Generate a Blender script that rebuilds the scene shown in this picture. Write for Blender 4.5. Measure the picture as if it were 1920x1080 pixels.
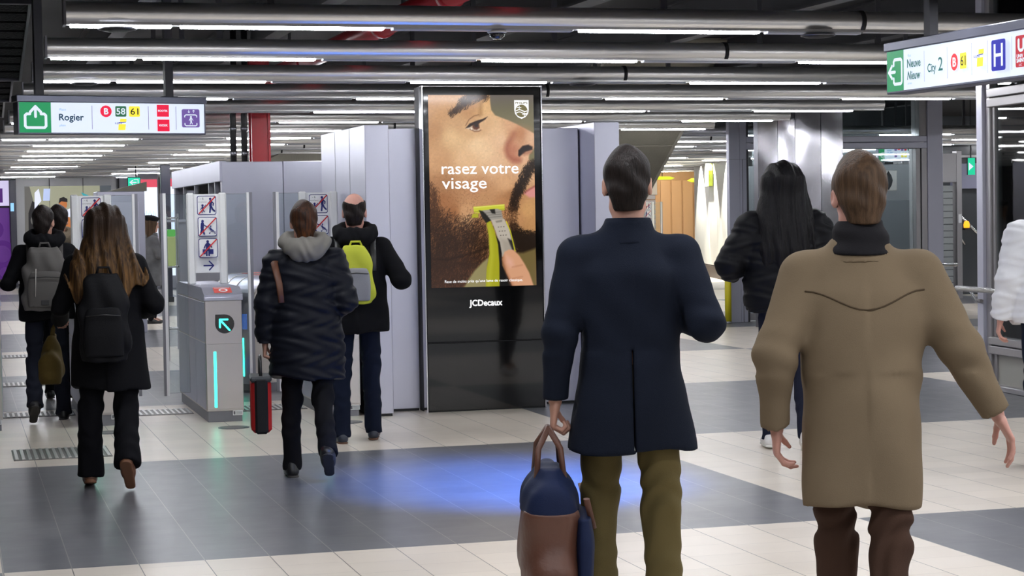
import bpy, math, random
import numpy as np
from mathutils import Vector, Matrix, Euler

random.seed(7)
for _o in list(bpy.data.objects):
    bpy.data.objects.remove(_o, do_unlink=True)
SC = bpy.context.scene
COL = SC.collection

# ------------------------------------------------------------------ camera
# world axes: X runs along the ceiling tubes, Y runs along the gates (away from the camera), Z up
YAW, PITCH, ROLL, FPX, EYE = .27758, .03827, .01689, 3669.5, 1.6
_f = Vector((math.sin(YAW) * math.cos(PITCH), math.cos(YAW) * math.cos(PITCH), -math.sin(PITCH)))
_r = Vector((math.cos(YAW), -math.sin(YAW), 0))
_d = _f.cross(_r)
_x = math.cos(ROLL) * _r + math.sin(ROLL) * _d
_dn = -math.sin(ROLL) * _r + math.cos(ROLL) * _d
cam_data = bpy.data.cameras.new('camera')
cam_data.sensor_width = 36
cam_data.lens = FPX / 1920 * 36
cam_data.clip_end = 300
cam = bpy.data.objects.new('camera', cam_data)
COL.objects.link(cam)
_m = Matrix((( _x.x, -_dn.x, -_f.x, 0), (_x.y, -_dn.y, -_f.y, 0), (_x.z, -_dn.z, -_f.z, EYE), (0, 0, 0, 1)))
cam.matrix_world = _m
SC.camera = cam

# ------------------------------------------------------------------ world, exposure
SC.view_settings.view_transform = 'Standard'
SC.view_settings.look = 'None'
SC.view_settings.exposure = 0.0
SC.view_settings.gamma = 1.0
SC.view_settings.use_curve_mapping = False
w = bpy.data.worlds.new('world')
SC.world = w
w.use_nodes = True
w.node_tree.nodes['Background'].inputs[0].default_value = (.75, .8, 1, 1)
w.node_tree.nodes['Background'].inputs[1].default_value = .25

TUBE_L = 58.0         # radiance of the lit ceiling tubes
TUBE_COL = (.93, .95, 1.0)

def area_light(name, loc, size_x, size_y, power, color=TUBE_COL, rot=(0, 0, 0)):
    l = bpy.data.lights.new(name, 'AREA')
    l.shape = 'RECTANGLE'
    l.size, l.size_y, l.energy, l.color = size_x, size_y, power, color
    o = bpy.data.objects.new(name, l)
    o.location = loc
    o.rotation_euler = rot
    COL.objects.link(o)
    return o

# the ceiling tubes carry on over and behind the camera: their light only, the photo shows nothing of them
for k in range(9):
    area_light('ceiling_tube_light', (6.0, 8.8 - 2.2 * k, 2.67), 12.0, .09, 130)

# unseen spot added to throw the blue glow onto the floor, no known fixture
sp = bpy.data.lights.new('added_blue_spot', 'SPOT')
sp.energy, sp.color, sp.spot_size, sp.spot_blend, sp.shadow_soft_size = 7000, (.035, .19, .90), .68, 1.0, .15
spo = bpy.data.objects.new('added_blue_spot', sp)
spo.location = (3.35, 9.2, 3.3)
spo.rotation_euler = Vector((-.25, 1.85, -3.3)).to_track_quat('-Z', 'Y').to_euler()
COL.objects.link(spo)

# ------------------------------------------------------------------ helpers: tags
def tag(o, label=None, cat=None, group=None, kind=None):
    if label: o['label'] = label
    if cat: o['category'] = cat
    if group: o['group'] = group
    if kind: o['kind'] = kind
    return o

def thing(name, label, cat, loc=(0, 0, 0), rz=0, group=None):
    o = bpy.data.objects.new(name, None)
    o.empty_display_size = .1
    COL.objects.link(o)
    o.location = loc
    o.rotation_euler = (0, 0, rz)
    return tag(o, label, cat, group)

def copy_tree(o, parent=None):
    c = o.copy()
    COL.objects.link(c)
    if parent: c.parent = parent
    for ch in o.children:
        copy_tree(ch, c)
    return c

# ------------------------------------------------------------------ helpers: materials
def srgb(r, g, b):
    f = lambda c: (c / 255 / 12.92) if c / 255 <= .04045 else ((c / 255 + .055) / 1.055) ** 2.4
    return (f(r), f(g), f(b))

MATS = {}
def mat(name, color=(.5, .5, .5), rough=.5, metal=0.0, emit=None, es=0.0, spec=.5, noise=0.0, nscale=8.0, nstretch=(1, 1, 1),
        bump=0.0, bscale=60.0, bstretch=(1, 1, 1), coat=0.0, sheen=0.0):
    if name in MATS: return MATS[name]
    m = bpy.data.materials.new(name)
    m.use_nodes = True
    nt = m.node_tree
    b = nt.nodes['Principled BSDF']
    b.inputs['Base Color'].default_value = (*color, 1)
    b.inputs['Roughness'].default_value = rough
    b.inputs['Metallic'].default_value = metal
    b.inputs['Specular IOR Level'].default_value = spec
    b.inputs['Coat Weight'].default_value = coat
    b.inputs['Sheen Weight'].default_value = sheen
    if emit:
        b.inputs['Emission Color'].default_value = (*emit, 1)
        b.inputs['Emission Strength'].default_value = es
    def coords(st):
        tc = nt.nodes.new('ShaderNodeTexCoord')
        mp = nt.nodes.new('ShaderNodeMapping')
        mp.inputs['Scale'].default_value = st
        nt.links.new(tc.outputs['Object'], mp.inputs[0])
        return mp.outputs[0]
    if noise:
        n = nt.nodes.new('ShaderNodeTexNoise')
        n.inputs['Scale'].default_value = nscale
        n.inputs['Detail'].default_value = 4
        nt.links.new(coords(nstretch), n.inputs['Vector'])
        r = nt.nodes.new('ShaderNodeMapRange')
        r.inputs['To Min'].default_value = 1 - noise
        r.inputs['To Max'].default_value = 1 + noise
        nt.links.new(n.outputs['Fac'], r.inputs['Value'])
        mx = nt.nodes.new('ShaderNodeVectorMath')
        mx.operation = 'SCALE'
        mx.inputs[0].default_value = color
        nt.links.new(r.outputs[0], mx.inputs['Scale'])
        nt.links.new(mx.outputs[0], b.inputs['Base Color'])
    if bump:
        n = nt.nodes.new('ShaderNodeTexNoise')
        n.inputs['Scale'].default_value = bscale
        n.inputs['Detail'].default_value = 3
        nt.links.new(coords(bstretch), n.inputs['Vector'])
        bp = nt.nodes.new('ShaderNodeBump')
        bp.inputs['Strength'].default_value = bump
        bp.inputs['Distance'].default_value = .02
        nt.links.new(n.outputs['Fac'], bp.inputs['Height'])
        nt.links.new(bp.outputs[0], b.inputs['Normal'])
    MATS[name] = m
    return m

def emi(name, rgb=None, s=1.0):
    if name in MATS: return MATS[name]
    c = srgb(*rgb)
    return mat(name, (c[0] * .3, c[1] * .3, c[2] * .3), .4, emit=c, es=s, spec=.2)

def glass_mat(name, tint=(.93, .97, .97), ior=1.5, extra=0.0):
    m = bpy.data.materials.new(name)
    m.use_nodes = True
    nt = m.node_tree
    nt.nodes.remove(nt.nodes['Principled BSDF'])
    t = nt.nodes.new('ShaderNodeBsdfTransparent'); t.inputs[0].default_value = (*tint, 1)
    g = nt.nodes.new('ShaderNodeBsdfGlossy'); g.inputs['Roughness'].default_value = .02
    f = nt.nodes.new('ShaderNodeFresnel'); f.inputs[0].default_value = ior
    a = nt.nodes.new('ShaderNodeMath'); a.operation = 'ADD'; a.inputs[1].default_value = extra
    mx = nt.nodes.new('ShaderNodeMixShader')
    nt.links.new(f.outputs[0], a.inputs[0]); nt.links.new(a.outputs[0], mx.inputs[0])
    nt.links.new(t.outputs[0], mx.inputs[1]); nt.links.new(g.outputs[0], mx.inputs[2])
    nt.links.new(mx.outputs[0], nt.nodes['Material Output'].inputs[0])
    return m

STEEL = mat('brushed_steel', (.59, .595, .69), .40, 1, noise=.05, nscale=3, nstretch=(1, 1, .3), bump=.03, bscale=6, bstretch=(1, 1, .25))
STEEL_W = mat('warm_steel', (.68, .64, .61), .36, 1, noise=.05, nscale=3, nstretch=(1, 1, .3), bump=.02, bscale=6, bstretch=(1, 1, .25))
STEEL_D = mat('dark_steel', (.26, .26, .29), .4, 1)
POLISH = mat('polished_steel', (.78, .77, .82), .16, 1, bump=.10, bscale=1.3, bstretch=(1, 1, .7))
SATIN = mat('satin_steel', (.62, .62, .72), .42, .55, noise=.05, nscale=3, nstretch=(1, 1, .2))
FRAME = mat('frame_steel', (.44, .425, .43), .38, .8, noise=.06, nscale=4, nstretch=(1, 1, .2))
TUBE = mat('tube_grey', (.93, .92, .90), .32, .85, noise=.04, nscale=2)
BLACK = mat('black_metal', (.012, .012, .014), .5)
DARK = mat('dark_grey', (.045, .045, .05), .6)
RUBBER = mat('black_rubber', (.015, .015, .016), .7)
WHITE = mat('white_panel', (.88, .88, .88), .4)
WHITE_COL = mat('white_column', (.86, .87, .86), .35)
RED_PAINT = mat('red_paint', (.45, .02, .03), .3, noise=.1)
LIT = mat('lit_tube', (.8, .8, .8), .5, emit=TUBE_COL, es=TUBE_L)
UNLIT = mat('unlit_tube', (.55, .57, .62), .3)
GLASS = glass_mat('clear_glass')
GLASS_D = glass_mat('door_glass', (.80, .86, .87), 1.5, .02)
TEAL = emi('teal_led', (50, 255, 205), 5.0)

# ------------------------------------------------------------------ helpers: meshes
class MB:
    """collects shapes and links them as one mesh object"""
    def __init__(s): s.v, s.f, s.mi, s.cur, s.sm = [], [], [], 0, []
    def m(s, i): s.cur = i; return s
    def raw(s, vs, fs, smooth=False):
        b = len(s.v)
        s.v += [tuple(v) for v in vs]
        for f in fs:
            s.f.append([b + i for i in f]); s.mi.append(s.cur); s.sm.append(smooth)
        return s
    def box(s, x0, x1, y0, y1, z0, z1, M=None):
        vs = [(x, y, z) for z in (z0, z1) for y in (y0, y1) for x in (x0, x1)]
        if M: vs = [M @ Vector(v) for v in vs]
        return s.raw(vs, [(0, 2, 3, 1), (4, 5, 7, 6), (0, 1, 5, 4), (2, 6, 7, 3), (0, 4, 6, 2), (1, 3, 7, 5)])
    def bbox(s, x0, x1, y0, y1, z0, z1, r=.006, M=None):
        """box with chamfered edges"""
        def P(sx, sy, sz, ax):
            c = [(x0, x1)[sx], (y0, y1)[sy], (z0, z1)[sz]]
            for a in range(3):
                if a != ax: c[a] += r if (sx, sy, sz)[a] == 0 else -r
            return c
        vs, ix = [], {}
        for sx in (0, 1):
            for sy in (0, 1):
                for sz in (0, 1):
                    for ax in range(3):
                        ix[sx, sy, sz, ax] = len(vs); vs.append(P(sx, sy, sz, ax))
        fs = []
        for ax in range(3):
            a, b2 = [(1, 2), (2, 0), (0, 1)][ax]
            for sd in (0, 1):
                q = []
                for (p, r2) in ((0, 0), (1, 0), (1, 1), (0, 1)):
                    k = [0, 0, 0]; k[ax] = sd; k[a] = p; k[b2] = r2
                    q.append(ix[k[0], k[1], k[2], ax])
                fs.append(q if sd else q[::-1])
            for p in (0, 1):
                for r2 in (0, 1):
                    k0 = [0, 0, 0]; k0[a] = p; k0[b2] = r2; k1 = list(k0); k1[ax] = 1
                    q = [ix[*k0, a], ix[*k1, a], ix[*k1, b2], ix[*k0, b2]]
                    fs.append(q if (p ^ r2) else q[::-1])
        for sx in (0, 1):
            for sy in (0, 1):
                for sz in (0, 1):
                    t = [ix[sx, sy, sz, 0], ix[sx, sy, sz, 1], ix[sx, sy, sz, 2]]
                    fs.append(t if (sx + sy + sz) % 2 else t[::-1])
        if M: vs = [M @ Vector(v) for v in vs]
        return s.raw(vs, fs)
    def prism(s, poly, a, b, axis='y', M=None):
        """poly: 2D outline; axis y: (x,z) extruded in y; x: (y,z) in x; z: (x,y) in z"""
        n = len(poly)
        def P(p, h): return {'y': (p[0], h, p[1]), 'x': (h, p[0], p[1]), 'z': (p[0], p[1], h)}[axis]
        vs = [P(p, a) for p in poly] + [P(p, b) for p in poly]
        if M: vs = [M @ Vector(v) for v in vs]
        return s.raw(vs, [list(range(n))[::-1], list(range(n, 2 * n))] + [(i, (i + 1) % n, n + (i + 1) % n, n + i) for i in range(n)])
    def tube(s, pts, r, n=12, cap=True, flat=1.0):
        """round bar through points; r number or list"""
        pts = [Vector(p) for p in pts]
        rs = r if isinstance(r, (list, tuple)) else [r] * len(pts)
        t0 = (pts[1] - pts[0]).normalized()
        up = Vector((0, 0, 1)) if abs(t0.z) < .9 else Vector((0, 1, 0))
        vs = []
        for i, p in enumerate(pts):
            t = (pts[min(i + 1, len(pts) - 1)] - pts[max(i - 1, 0)]).normalized()
            a = t.cross(up).normalized(); b = a.cross(t).normalized()
            for k in range(n):
                q = 2 * math.pi * k / n
                vs.append(p + rs[i] * (math.cos(q) * a + math.sin(q) * b * flat))
        fs = [(i * n + k, i * n + (k + 1) % n, (i + 1) * n + (k + 1) % n, (i + 1) * n + k) for i in range(len(pts) - 1) for k in range(n)]
        s.raw(vs, fs, True)
        if cap:
            b = len(s.v) - len(vs)
            e = (len(pts) - 1) * n
            for f in ([b + k for k in range(n)][::-1], [b + e + k for k in range(n)]):
                s.f.append(f); s.mi.append(s.cur); s.sm.append(False)
        return s
    def lathe(s, prof, cx=0, cy=0, cz=0, n=24):
        """profile of (r, z) turned about z"""
        vs = [(cx + r * math.cos(2 * math.pi * k / n), cy + r * math.sin(2 * math.pi * k / n), cz + z) for r, z in prof for k in range(n)]
        fs = [(i * n + k, i * n + (k + 1) % n, (i + 1) * n + (k + 1) % n, (i + 1) * n + k) for i in range(len(prof) - 1) for k in range(n)]
        s.raw(vs, fs, True)
        b = len(s.v) - len(vs); e = (len(prof) - 1) * n
        for f in ([b + k for k in range(n)][::-1], [b + e + k for k in range(n)]):
            s.f.append(f); s.mi.append(s.cur); s.sm.append(False)
        return s
    def build(s, name, mats, parent=None, loc=None, rz=0):
        """vertices are in the parent's frame (or the object's own when top-level)"""
        me = bpy.data.meshes.new(name)
        me.from_pydata(s.v, [], s.f)
        for m_ in (mats if isinstance(mats, (list, tuple)) else [mats]): me.materials.append(m_)
        me.polygons.foreach_set('material_index', s.mi)
        me.polygons.foreach_set('use_smooth', s.sm)
        me.update()
        o = bpy.data.objects.new(name, me)
        COL.objects.link(o)
        if parent: o.parent = parent
        if loc is not None: o.location = loc; o.rotation_euler = (0, 0, rz)
        return o

def text_geo(txt, size=1.0, bold=0.0, shear=0.0, align='LEFT', width=None):
    """flat letters as (verts2d, faces)"""
    cu = bpy.data.curves.new('t', 'FONT')
    cu.body = txt; cu.size = size; cu.offset = bold; cu.shear = shear; cu.align_x = align
    cu.resolution_u = 3
    o = bpy.data.objects.new('t', cu)
    COL.objects.link(o)
    bpy.context.view_layer.update()
    me = bpy.data.meshes.new_from_object(o.evaluated_get(bpy.context.evaluated_depsgraph_get()))
    vs = [(v.co.x, v.co.y) for v in me.vertices]
    fs = [tuple(p.vertices) for p in me.polygons]
    bpy.data.objects.remove(o, do_unlink=True); bpy.data.curves.remove(cu); bpy.data.meshes.remove(me)
    if width and vs:
        x0 = min(v[0] for v in vs); x1 = max(v[0] for v in vs)
        k = width / (x1 - x0)
        vs = [((v[0] - x0) * k, v[1]) for v in vs]
        if align == 'CENTER': vs = [(v[0] - width / 2, v[1]) for v in vs]
    return vs, fs

class Flat:
    """flat print on a face: shapes in (x, y) laid on a frame, each layer a hair further out"""
    def __init__(s, O, X, Y, step=.0006):
        s.O, s.X, s.Y = Vector(O), Vector(X).normalized(), Vector(Y).normalized()
        s.N = s.X.cross(s.Y); s.mb = MB(); s.mats = []; s.step = step; s.lay = 1
    def use(s, m):
        if m not in s.mats: s.mats.append(m)
        s.mb.cur = s.mats.index(m); return s
    def put(s, vs, fs, m, lay=None):
        s.use(m)
        lay = s.lay if lay is None else lay
        s.lay += 1 if lay == s.lay else 0
        s.mb.raw([s.O + s.X * x + s.Y * y + s.N * (lay * s.step) for x, y in vs], fs); return s
    def poly(s, pts, m, lay=None): return s.put(pts, [list(range(len(pts)))], m, lay)
    def rect(s, x0, y0, x1, y1, m, lay=None): return s.poly([(x0, y0), (x1, y0), (x1, y1), (x0, y1)], m, lay)
    def rrect(s, x0, y0, x1, y1, r, m, lay=None):
        p = []
        for cx, cy, a in ((x1 - r, y0 + r, -90), (x1 - r, y1 - r, 0), (x0 + r, y1 - r, 90), (x0 + r, y0 + r, 180)):
            for k in range(5):
                q = math.radians(a + 22.5 * k); p.append((cx + r * math.cos(q), cy + r * math.sin(q)))
        return s.poly(p, m, lay)
    def disc(s, cx, cy, r, m, lay=None, ry=None, n=28):
        ry = ry or r
        return s.poly([(cx + r * math.cos(2 * math.pi * k / n), cy + ry * math.sin(2 * math.pi * k / n)) for k in range(n)], m, lay)
    def line(s, pts, w, m, lay=None, round_=True):
        """thick polyline"""
        vs, fs = [], []
        for (x0, y0), (x1, y1) in zip(pts, pts[1:]):
            L = math.hypot(x1 - x0, y1 - y0) or 1e-9
            nx, ny = -(y1 - y0) / L * w / 2, (x1 - x0) / L * w / 2
            b = len(vs); vs += [(x0 + nx, y0 + ny), (x0 - nx, y0 - ny), (x1 - nx, y1 - ny), (x1 + nx, y1 + ny)]; fs.append((b, b + 1, b + 2, b + 3))
        s.put(vs, fs, m, lay)
        if round_:
            l2 = s.lay
            for x, y in pts:
                s.disc(x, y, w / 2, m, (lay if lay is not None else l2), n=12)
            if lay is None: s.lay += 1
        return s
    def text(s, t, x, y, h, m, bold=0.0, shear=0.0, align='LEFT', width=None, lay=None):
        """h is the cap height"""
        vs, fs = text_geo(t, h / .69, 0, shear, align, width)
        lay = s.lay if lay is None else lay
        for i, (p, q) in enumerate(((0, 0), (bold, 0), (-bold, 0), (0, bold), (0, -bold))[:5 if bold else 1]):
            s.put([(x + a + p, y + b + q) for a, b in vs], fs, m, lay + i * .08)
        s.lay = max(s.lay, lay + 1)
        return s
    def build(s, name, parent=None, base=(0, 0, 0)):
        if base != (0, 0, 0):
            s.mb.v = [tuple(Vector(v) - Vector(base)) for v in s.mb.v]
        return s.mb.build(name, s.mats, parent)

# ================================================================== the setting
def structure(o): o['kind'] = 'structure'; return o

def floor_material():
    m = bpy.data.materials.new('station_tiles')
    m.use_nodes = True
    nt = m.node_tree; N = nt.nodes; L = nt.links
    b = N['Principled BSDF']
    tc = N.new('ShaderNodeTexCoord'); sx = N.new('ShaderNodeSeparateXYZ'); L.new(tc.outputs['Object'], sx.inputs[0])
    def M(op, a, b2=None, c=None):
        n = N.new('ShaderNodeMath'); n.operation = op
        for i, v in enumerate((a, b2, c)):
            if v is None: continue
            if isinstance(v, (int, float)): n.inputs[i].default_value = v
            else: L.new(v, n.inputs[i])
        return n.outputs[0]
    U, V = sx.outputs[0], sx.outputs[1]
    cu = M('FLOOR', M('DIVIDE', M('SUBTRACT', U, .175), 4.268))
    cv = M('FLOOR', M('DIVIDE', M('SUBTRACT', V, 9.165), 3.89))
    par = M('FLOORED_MODULO', M('ADD', cu, cv), 2.0)          # 0 grey, 1 cream
    tu = M('DIVIDE', M('SUBTRACT', U, .4845), .3045)
    ti = M('FLOOR', tu); fu = M('FRACT', tu)
    wn = N.new('ShaderNodeTexWhiteNoise'); wn.noise_dimensions = '1D'; L.new(ti, wn.inputs['W'])
    tv = M('ADD', M('DIVIDE', V, .2675), wn.outputs['Value'])
    tj = M('FLOOR', tv); fv = M('FRACT', tv)
    g1 = M('LESS_THAN', M('MINIMUM', fu, M('SUBTRACT', 1.0, fu)), .0075)
    g2 = M('MULTIPLY', M('LESS_THAN', M('MINIMUM', fv, M('SUBTRACT', 1.0, fv)), .006), .45)
    gr = M('MAXIMUM', g1, g2)
    cb = N.new('ShaderNodeCombineXYZ'); L.new(ti, cb.inputs[0]); L.new(tj, cb.inputs[1])
    w2 = N.new('ShaderNodeTexWhiteNoise'); w2.noise_dimensions = '2D'; L.new(cb.outputs[0], w2.inputs['Vector'])
    nz = N.new('ShaderNodeTexNoise'); nz.inputs['Scale'].default_value = 2.2; nz.inputs['Detail'].default_value = 5
    L.new(tc.outputs['Object'], nz.inputs['Vector'])
    var = M('ADD', M('MULTIPLY', w2.outputs['Value'], .10), M('MULTIPLY', nz.outputs['Fac'], .22))
    var = M('ADD', var, .84)
    mx = N.new('ShaderNodeMix'); mx.data_type = 'RGBA'; L.new(par, mx.inputs[0])
    mx.inputs[6].default_value = (.135, .137, .150, 1); mx.inputs[7].default_value = (.70, .625, .535, 1)
    sc = N.new('ShaderNodeVectorMath'); sc.operation = 'SCALE'; L.new(mx.outputs[2], sc.inputs[0]); L.new(var, sc.inputs['Scale'])
    mg = N.new('ShaderNodeMix'); mg.data_type = 'RGBA'; L.new(gr, mg.inputs[0]); L.new(sc.outputs[0], mg.inputs[6])
    gc = N.new('ShaderNodeMix'); gc.data_type = 'RGBA'; L.new(par, gc.inputs[0])
    gc.inputs[6].default_value = (.30, .29, .27, 1); gc.inputs[7].default_value = (.13, .12, .11, 1)
    L.new(gc.outputs[2], mg.inputs[7])
    L.new(mg.outputs[2], b.inputs['Base Color'])
    rn = N.new('ShaderNodeTexNoise'); rn.inputs['Scale'].default_value = 5; L.new(tc.outputs['Object'], rn.inputs['Vector'])
    L.new(M('ADD', M('MULTIPLY', rn.outputs['Fac'], .10), .27), b.inputs['Roughness'])
    b.inputs['Specular IOR Level'].default_value = .5
    return m

structure(MB().box(-8, 27, -12, 58, -.3, 0).build('floor', floor_material()))
structure(MB().box(-8, 27, -12, 58, 3.75, 4.0).build('ceiling', mat('void_black', (.006, .006, .008), .8)))
GREYW = mat('grey_wall', (.30, .30, .31), .6, noise=.08, nscale=1.5)
structure(MB().box(-8.2, -8, -12, 58, 0, 3.75).build('wall_left', GREYW))
structure(MB().box(27, 27.2, -12, 58, 0, 3.75).build('wall_right', GREYW))
structure(MB().box(-8, 27, 58, 58.2, 0, 3.75).build('wall_back', GREYW))
structure(MB().box(-8, 27, -12.2, -12, 0, 3.75).build('wall_front', mat('front_wall', (.75, .76, .85), .6)))

# dark girders and cable trays in the ceiling void
VOID = mat('void_grey', (.022, .022, .028), .6)
for i, (x, wd) in enumerate(((1.55, .14), (3.05, .16), (5.2, .2), (7.3, .16), (9.4, .2), (12.4, .2), (16, .2))):
    g = MB()
    g.box(x - wd / 2, x + wd / 2, -2, 56, 3.35, 3.37).box(x - .012, x + .012, -2, 56, 3.37, 3.73).box(x - wd / 2, x + wd / 2, -2, 56, 3.73, 3.75)
    structure(g.build('trim_%d' % (i + 1), VOID))

def ord_(n):
    return ['first', 'second', 'third', 'fourth', 'fifth', 'sixth', 'seventh', 'eighth', 'ninth', 'tenth', 'eleventh', 'twelfth',
            'thirteenth', 'fourteenth', 'fifteenth', 'sixteenth', 'seventeenth', 'eighteenth', 'nineteenth', 'twentieth'][n - 1]

# ------------------------------------------------------------------ ceiling light tubes
BEAM_LABEL = {1: 'topmost and nearest long grey ceiling light tube, above the camera dome', 2: 'second long grey ceiling light tube behind the nearest one',
              3: 'long grey ceiling light tube passing right over the black advertising screen',
              4: 'long grey ceiling light tube just behind the advertising screen, level with the white sign top',
              5: 'grey ceiling light tube with a rounded free end beside the steel portal'}
def beam(k):
    v = 11.0 + 2.2 * (k - 1)
    u0 = .62 if k < 9 else -5.0
    u1 = {5: 9.95, 6: 9.8, 7: 9.7}.get(k, 24.0)
    t = thing('ceiling_light_tube', BEAM_LABEL.get(k, 'grey ceiling light tube, %s counted back from the nearest one' % ord_(k)), 'ceiling light',
              (u0, v, 2.735), 0, 'rows of ceiling light tubes')
    h = MB()
    n = 14
    pts = [(.066 * math.cos(2 * math.pi * q / n), .064 * math.sin(2 * math.pi * q / n)) for q in range(n)]
    b = len(h.v)
    L = u1 - u0
    vs = [(x, y, z) for x in (0, L) for y, z in pts]
    h.raw(vs, [(q, (q + 1) % n, n + (q + 1) % n, n + q) for q in range(n)], True)
    h.raw(vs, [list(range(n))[::-1], list(range(n, 2 * n))])
    h.box(0, L, -.042, .042, -.066, -.05)
    h.build('housing', TUBE, t)
    # alternating lit and unlit tube lengths
    edges = [.62, 1.22, 2.42, 3.55, 4.73, 5.95, 7.17, 8.4, 9.6, 10.8, 12.0, 13.2, 14.4, 15.6, 16.8, 18.0, 19.2, 20.4, 21.6, 22.8, 24]
    if k >= 9: edges = [-4.9, -3.7, -2.5, -1.3, -.1, 1.1] + edges[2:]
    for i, (a, c) in enumerate(zip(edges, edges[1:])):
        if c > u1: break
        lit = (i % 2 == 1) or i == 0
        if k == 1 and abs(a - 4.73) < .01: c = 5.4
        if k in (4, 7) and a < 3.0: lit = (i == 1)
        if k >= 12: lit = (i % 4 == 1 + 2 * (k % 2))
        s = MB().bbox(a + .025 - u0, c - .025 - u0, -.034, .034, -.079, -.064, .004)
        s.build('light_tube', LIT if lit else UNLIT, t)
    for x in ((5.38, 11.4, 17.4) if k < 9 else (-.6, 5.38, 11.4, 17.4)):
        if x > u1: continue
        MB().tube([(x - u0 - .014, 0, 0), (x - u0 + .014, 0, 0)], .070, 18).build('joint_ring', RUBBER, t)
    for x in (1.75, 4.1, 6.6, 9.1, 11.6, 14.6, 17.6):
        if x > u1 or (k in (6, 7, 8) and 7.5 < x < 9.6): continue
        MB().box(x - u0 - .02, x - u0 + .02, -.012, .012, .05, .63).build('hanger', VOID, t)
    if k < 9: MB().box(-.012, .002, -.072, .072, -.072, .072).build('end_cap', mat('end_grey', (.2, .2, .22), .4, .5), t)
for k in range(1, 20): beam(k)

# flat round loudspeakers under the tubes
for i, (x, k, lab) in enumerate(((.90, 1, 'dark round ceiling loudspeaker at the left end of the nearest light tube'),
                                 (1.0, 3, 'dark round ceiling loudspeaker at the left end of the third light tube'),
                                 (5.1, 1, 'dark round ceiling loudspeaker beside the black joint ring of the nearest light tube'),
                                 (5.02, 3, 'dark round ceiling loudspeaker right of the advertising screen, under the third light tube'))):
    v = 11.0 + 2.2 * (k - 1)
    t = thing('ceiling_loudspeaker', lab, 'loudspeaker', (x, v, 2.65), 0, 'loudspeakers under the ceiling tubes')
    MB().lathe([(.03, -.017), (.08, -.012), (.1, -.004), (.1, .003)]).build('grille', BLACK, t)
    MB().lathe([(.1, -.004), (.106, -.004), (.106, .004), (.1, .004)]).build('rim', STEEL_D, t)

t = thing('security_camera', 'small dark glass dome security camera under the nearest light tube', 'camera', (3.07, 11.0, 2.662))
MB().lathe([(.055, -.001), (.058, -.012), (.05, -.016)]).build('mount', WHITE, t)
MB().lathe([(.046, -.014), (.045, -.026), (.038, -.040), (.024, -.050), (.004, -.054)]).build('dome', mat('dome_black', (.01, .01, .015), .05, coat=1), t)

# red sprinkler pipe running along the void, and its red drop column
t = thing('sprinkler_pipe', 'fat red pipe running overhead above the light tubes', 'pipe', (3.2, 9, 3.05))
MB().tube([(0, 0, 0), (0, 16.5, 0)], .085, 16).build('pipe_run', RED_PAINT, t)
for y in (1.5, 3.6, 5.7, 9.1, 12.5): MB().tube([(0, y - .05, 0), (0, y + .05, 0)], .1, 16).build('flange', RED_PAINT, t)
for y in (.5, 5.0, 10.0, 15): MB().box(-.015, .015, y - .01, y + .01, .08, .69).build('hanger', VOID, t)
t = thing('red_steel_column', 'red painted steel column rising behind the steel booth', 'column', (3.17, 20.85, 0))
MB().box(-.1, .1, -.1, -.08, 0, 3.7).box(-.1, .1, .08, .1, 0, 3.7).box(-.02, .02, -.08, .08, 0, 3.7).box(-.1, -.075, -.115, -.1, 0, 3.7).box(.075, .1, -.115, -.1, 0, 3.7).build('shaft', RED_PAINT, t)
MB().box(-.16, .16, -.16, .16, 0, .02).build('base_plate', STEEL_D, t)
for x, lab in ((2.84, 'left one of two black cable conduits dropping onto the steel booth roof'), (2.955, 'right one of two black cable conduits dropping onto the steel booth roof')):
    t = thing('cable_conduit', lab, 'cable', (x, 20.5, 2.17), 0, 'cable conduits above the booth')
    MB().tube([(0, 0, 0), (0, 0, .5), (.02, 0, .58), (.02, 0, 1.55)], .032, 10).build('conduit', BLACK, t)
    for z in (.1, .36): MB().tube([(0, 0, z - .02), (0, 0, z + .02)], .037, 10).build('clamp', STEEL_D, t)

# black perforated ceiling panels left of the tubes
MESH = mat('perforated_black', (.006, .006, .007), .6, spec=.1, bump=1, bscale=60)
for k in range(1, 9):
    v = 11.0 + 2.2 * (k - 1)
    t = thing('ceiling_panel', 'black slatted ceiling panel left of the tubes, %s from the front' % ord_(k), 'ceiling panel', (-1.7, v, 2.74), 0, 'black slatted ceiling panels')
    M = Matrix.Rotation(math.radians(-9), 4, 'X')
    p = MB()
    for q in range(9):
        p.box(0, 2.12, -.15 + q * .2, -.15 + q * .2 + .15, 0, .012, M)
    p.build('slats', MESH, t)
    e = MB().box(0, 2.12, -.20, -.18, -.012, .05, M).box(0, 2.12, 1.62, 1.64, -.012, .05, M)
    e.box(2.12, 2.135, -.2, 1.64, -.012, .05, M).box(0, .015, -.2, 1.64, -.012, .05, M)
    e.build('edge_trim', mat('trim_steel', (.2, .2, .24), .3, 1), t)
    MB().box(.4, .43, .5, .53, .1, 1.01).box(1.7, 1.73, .5, .53, .1, 1.01).build('hanger', VOID, t)

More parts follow.
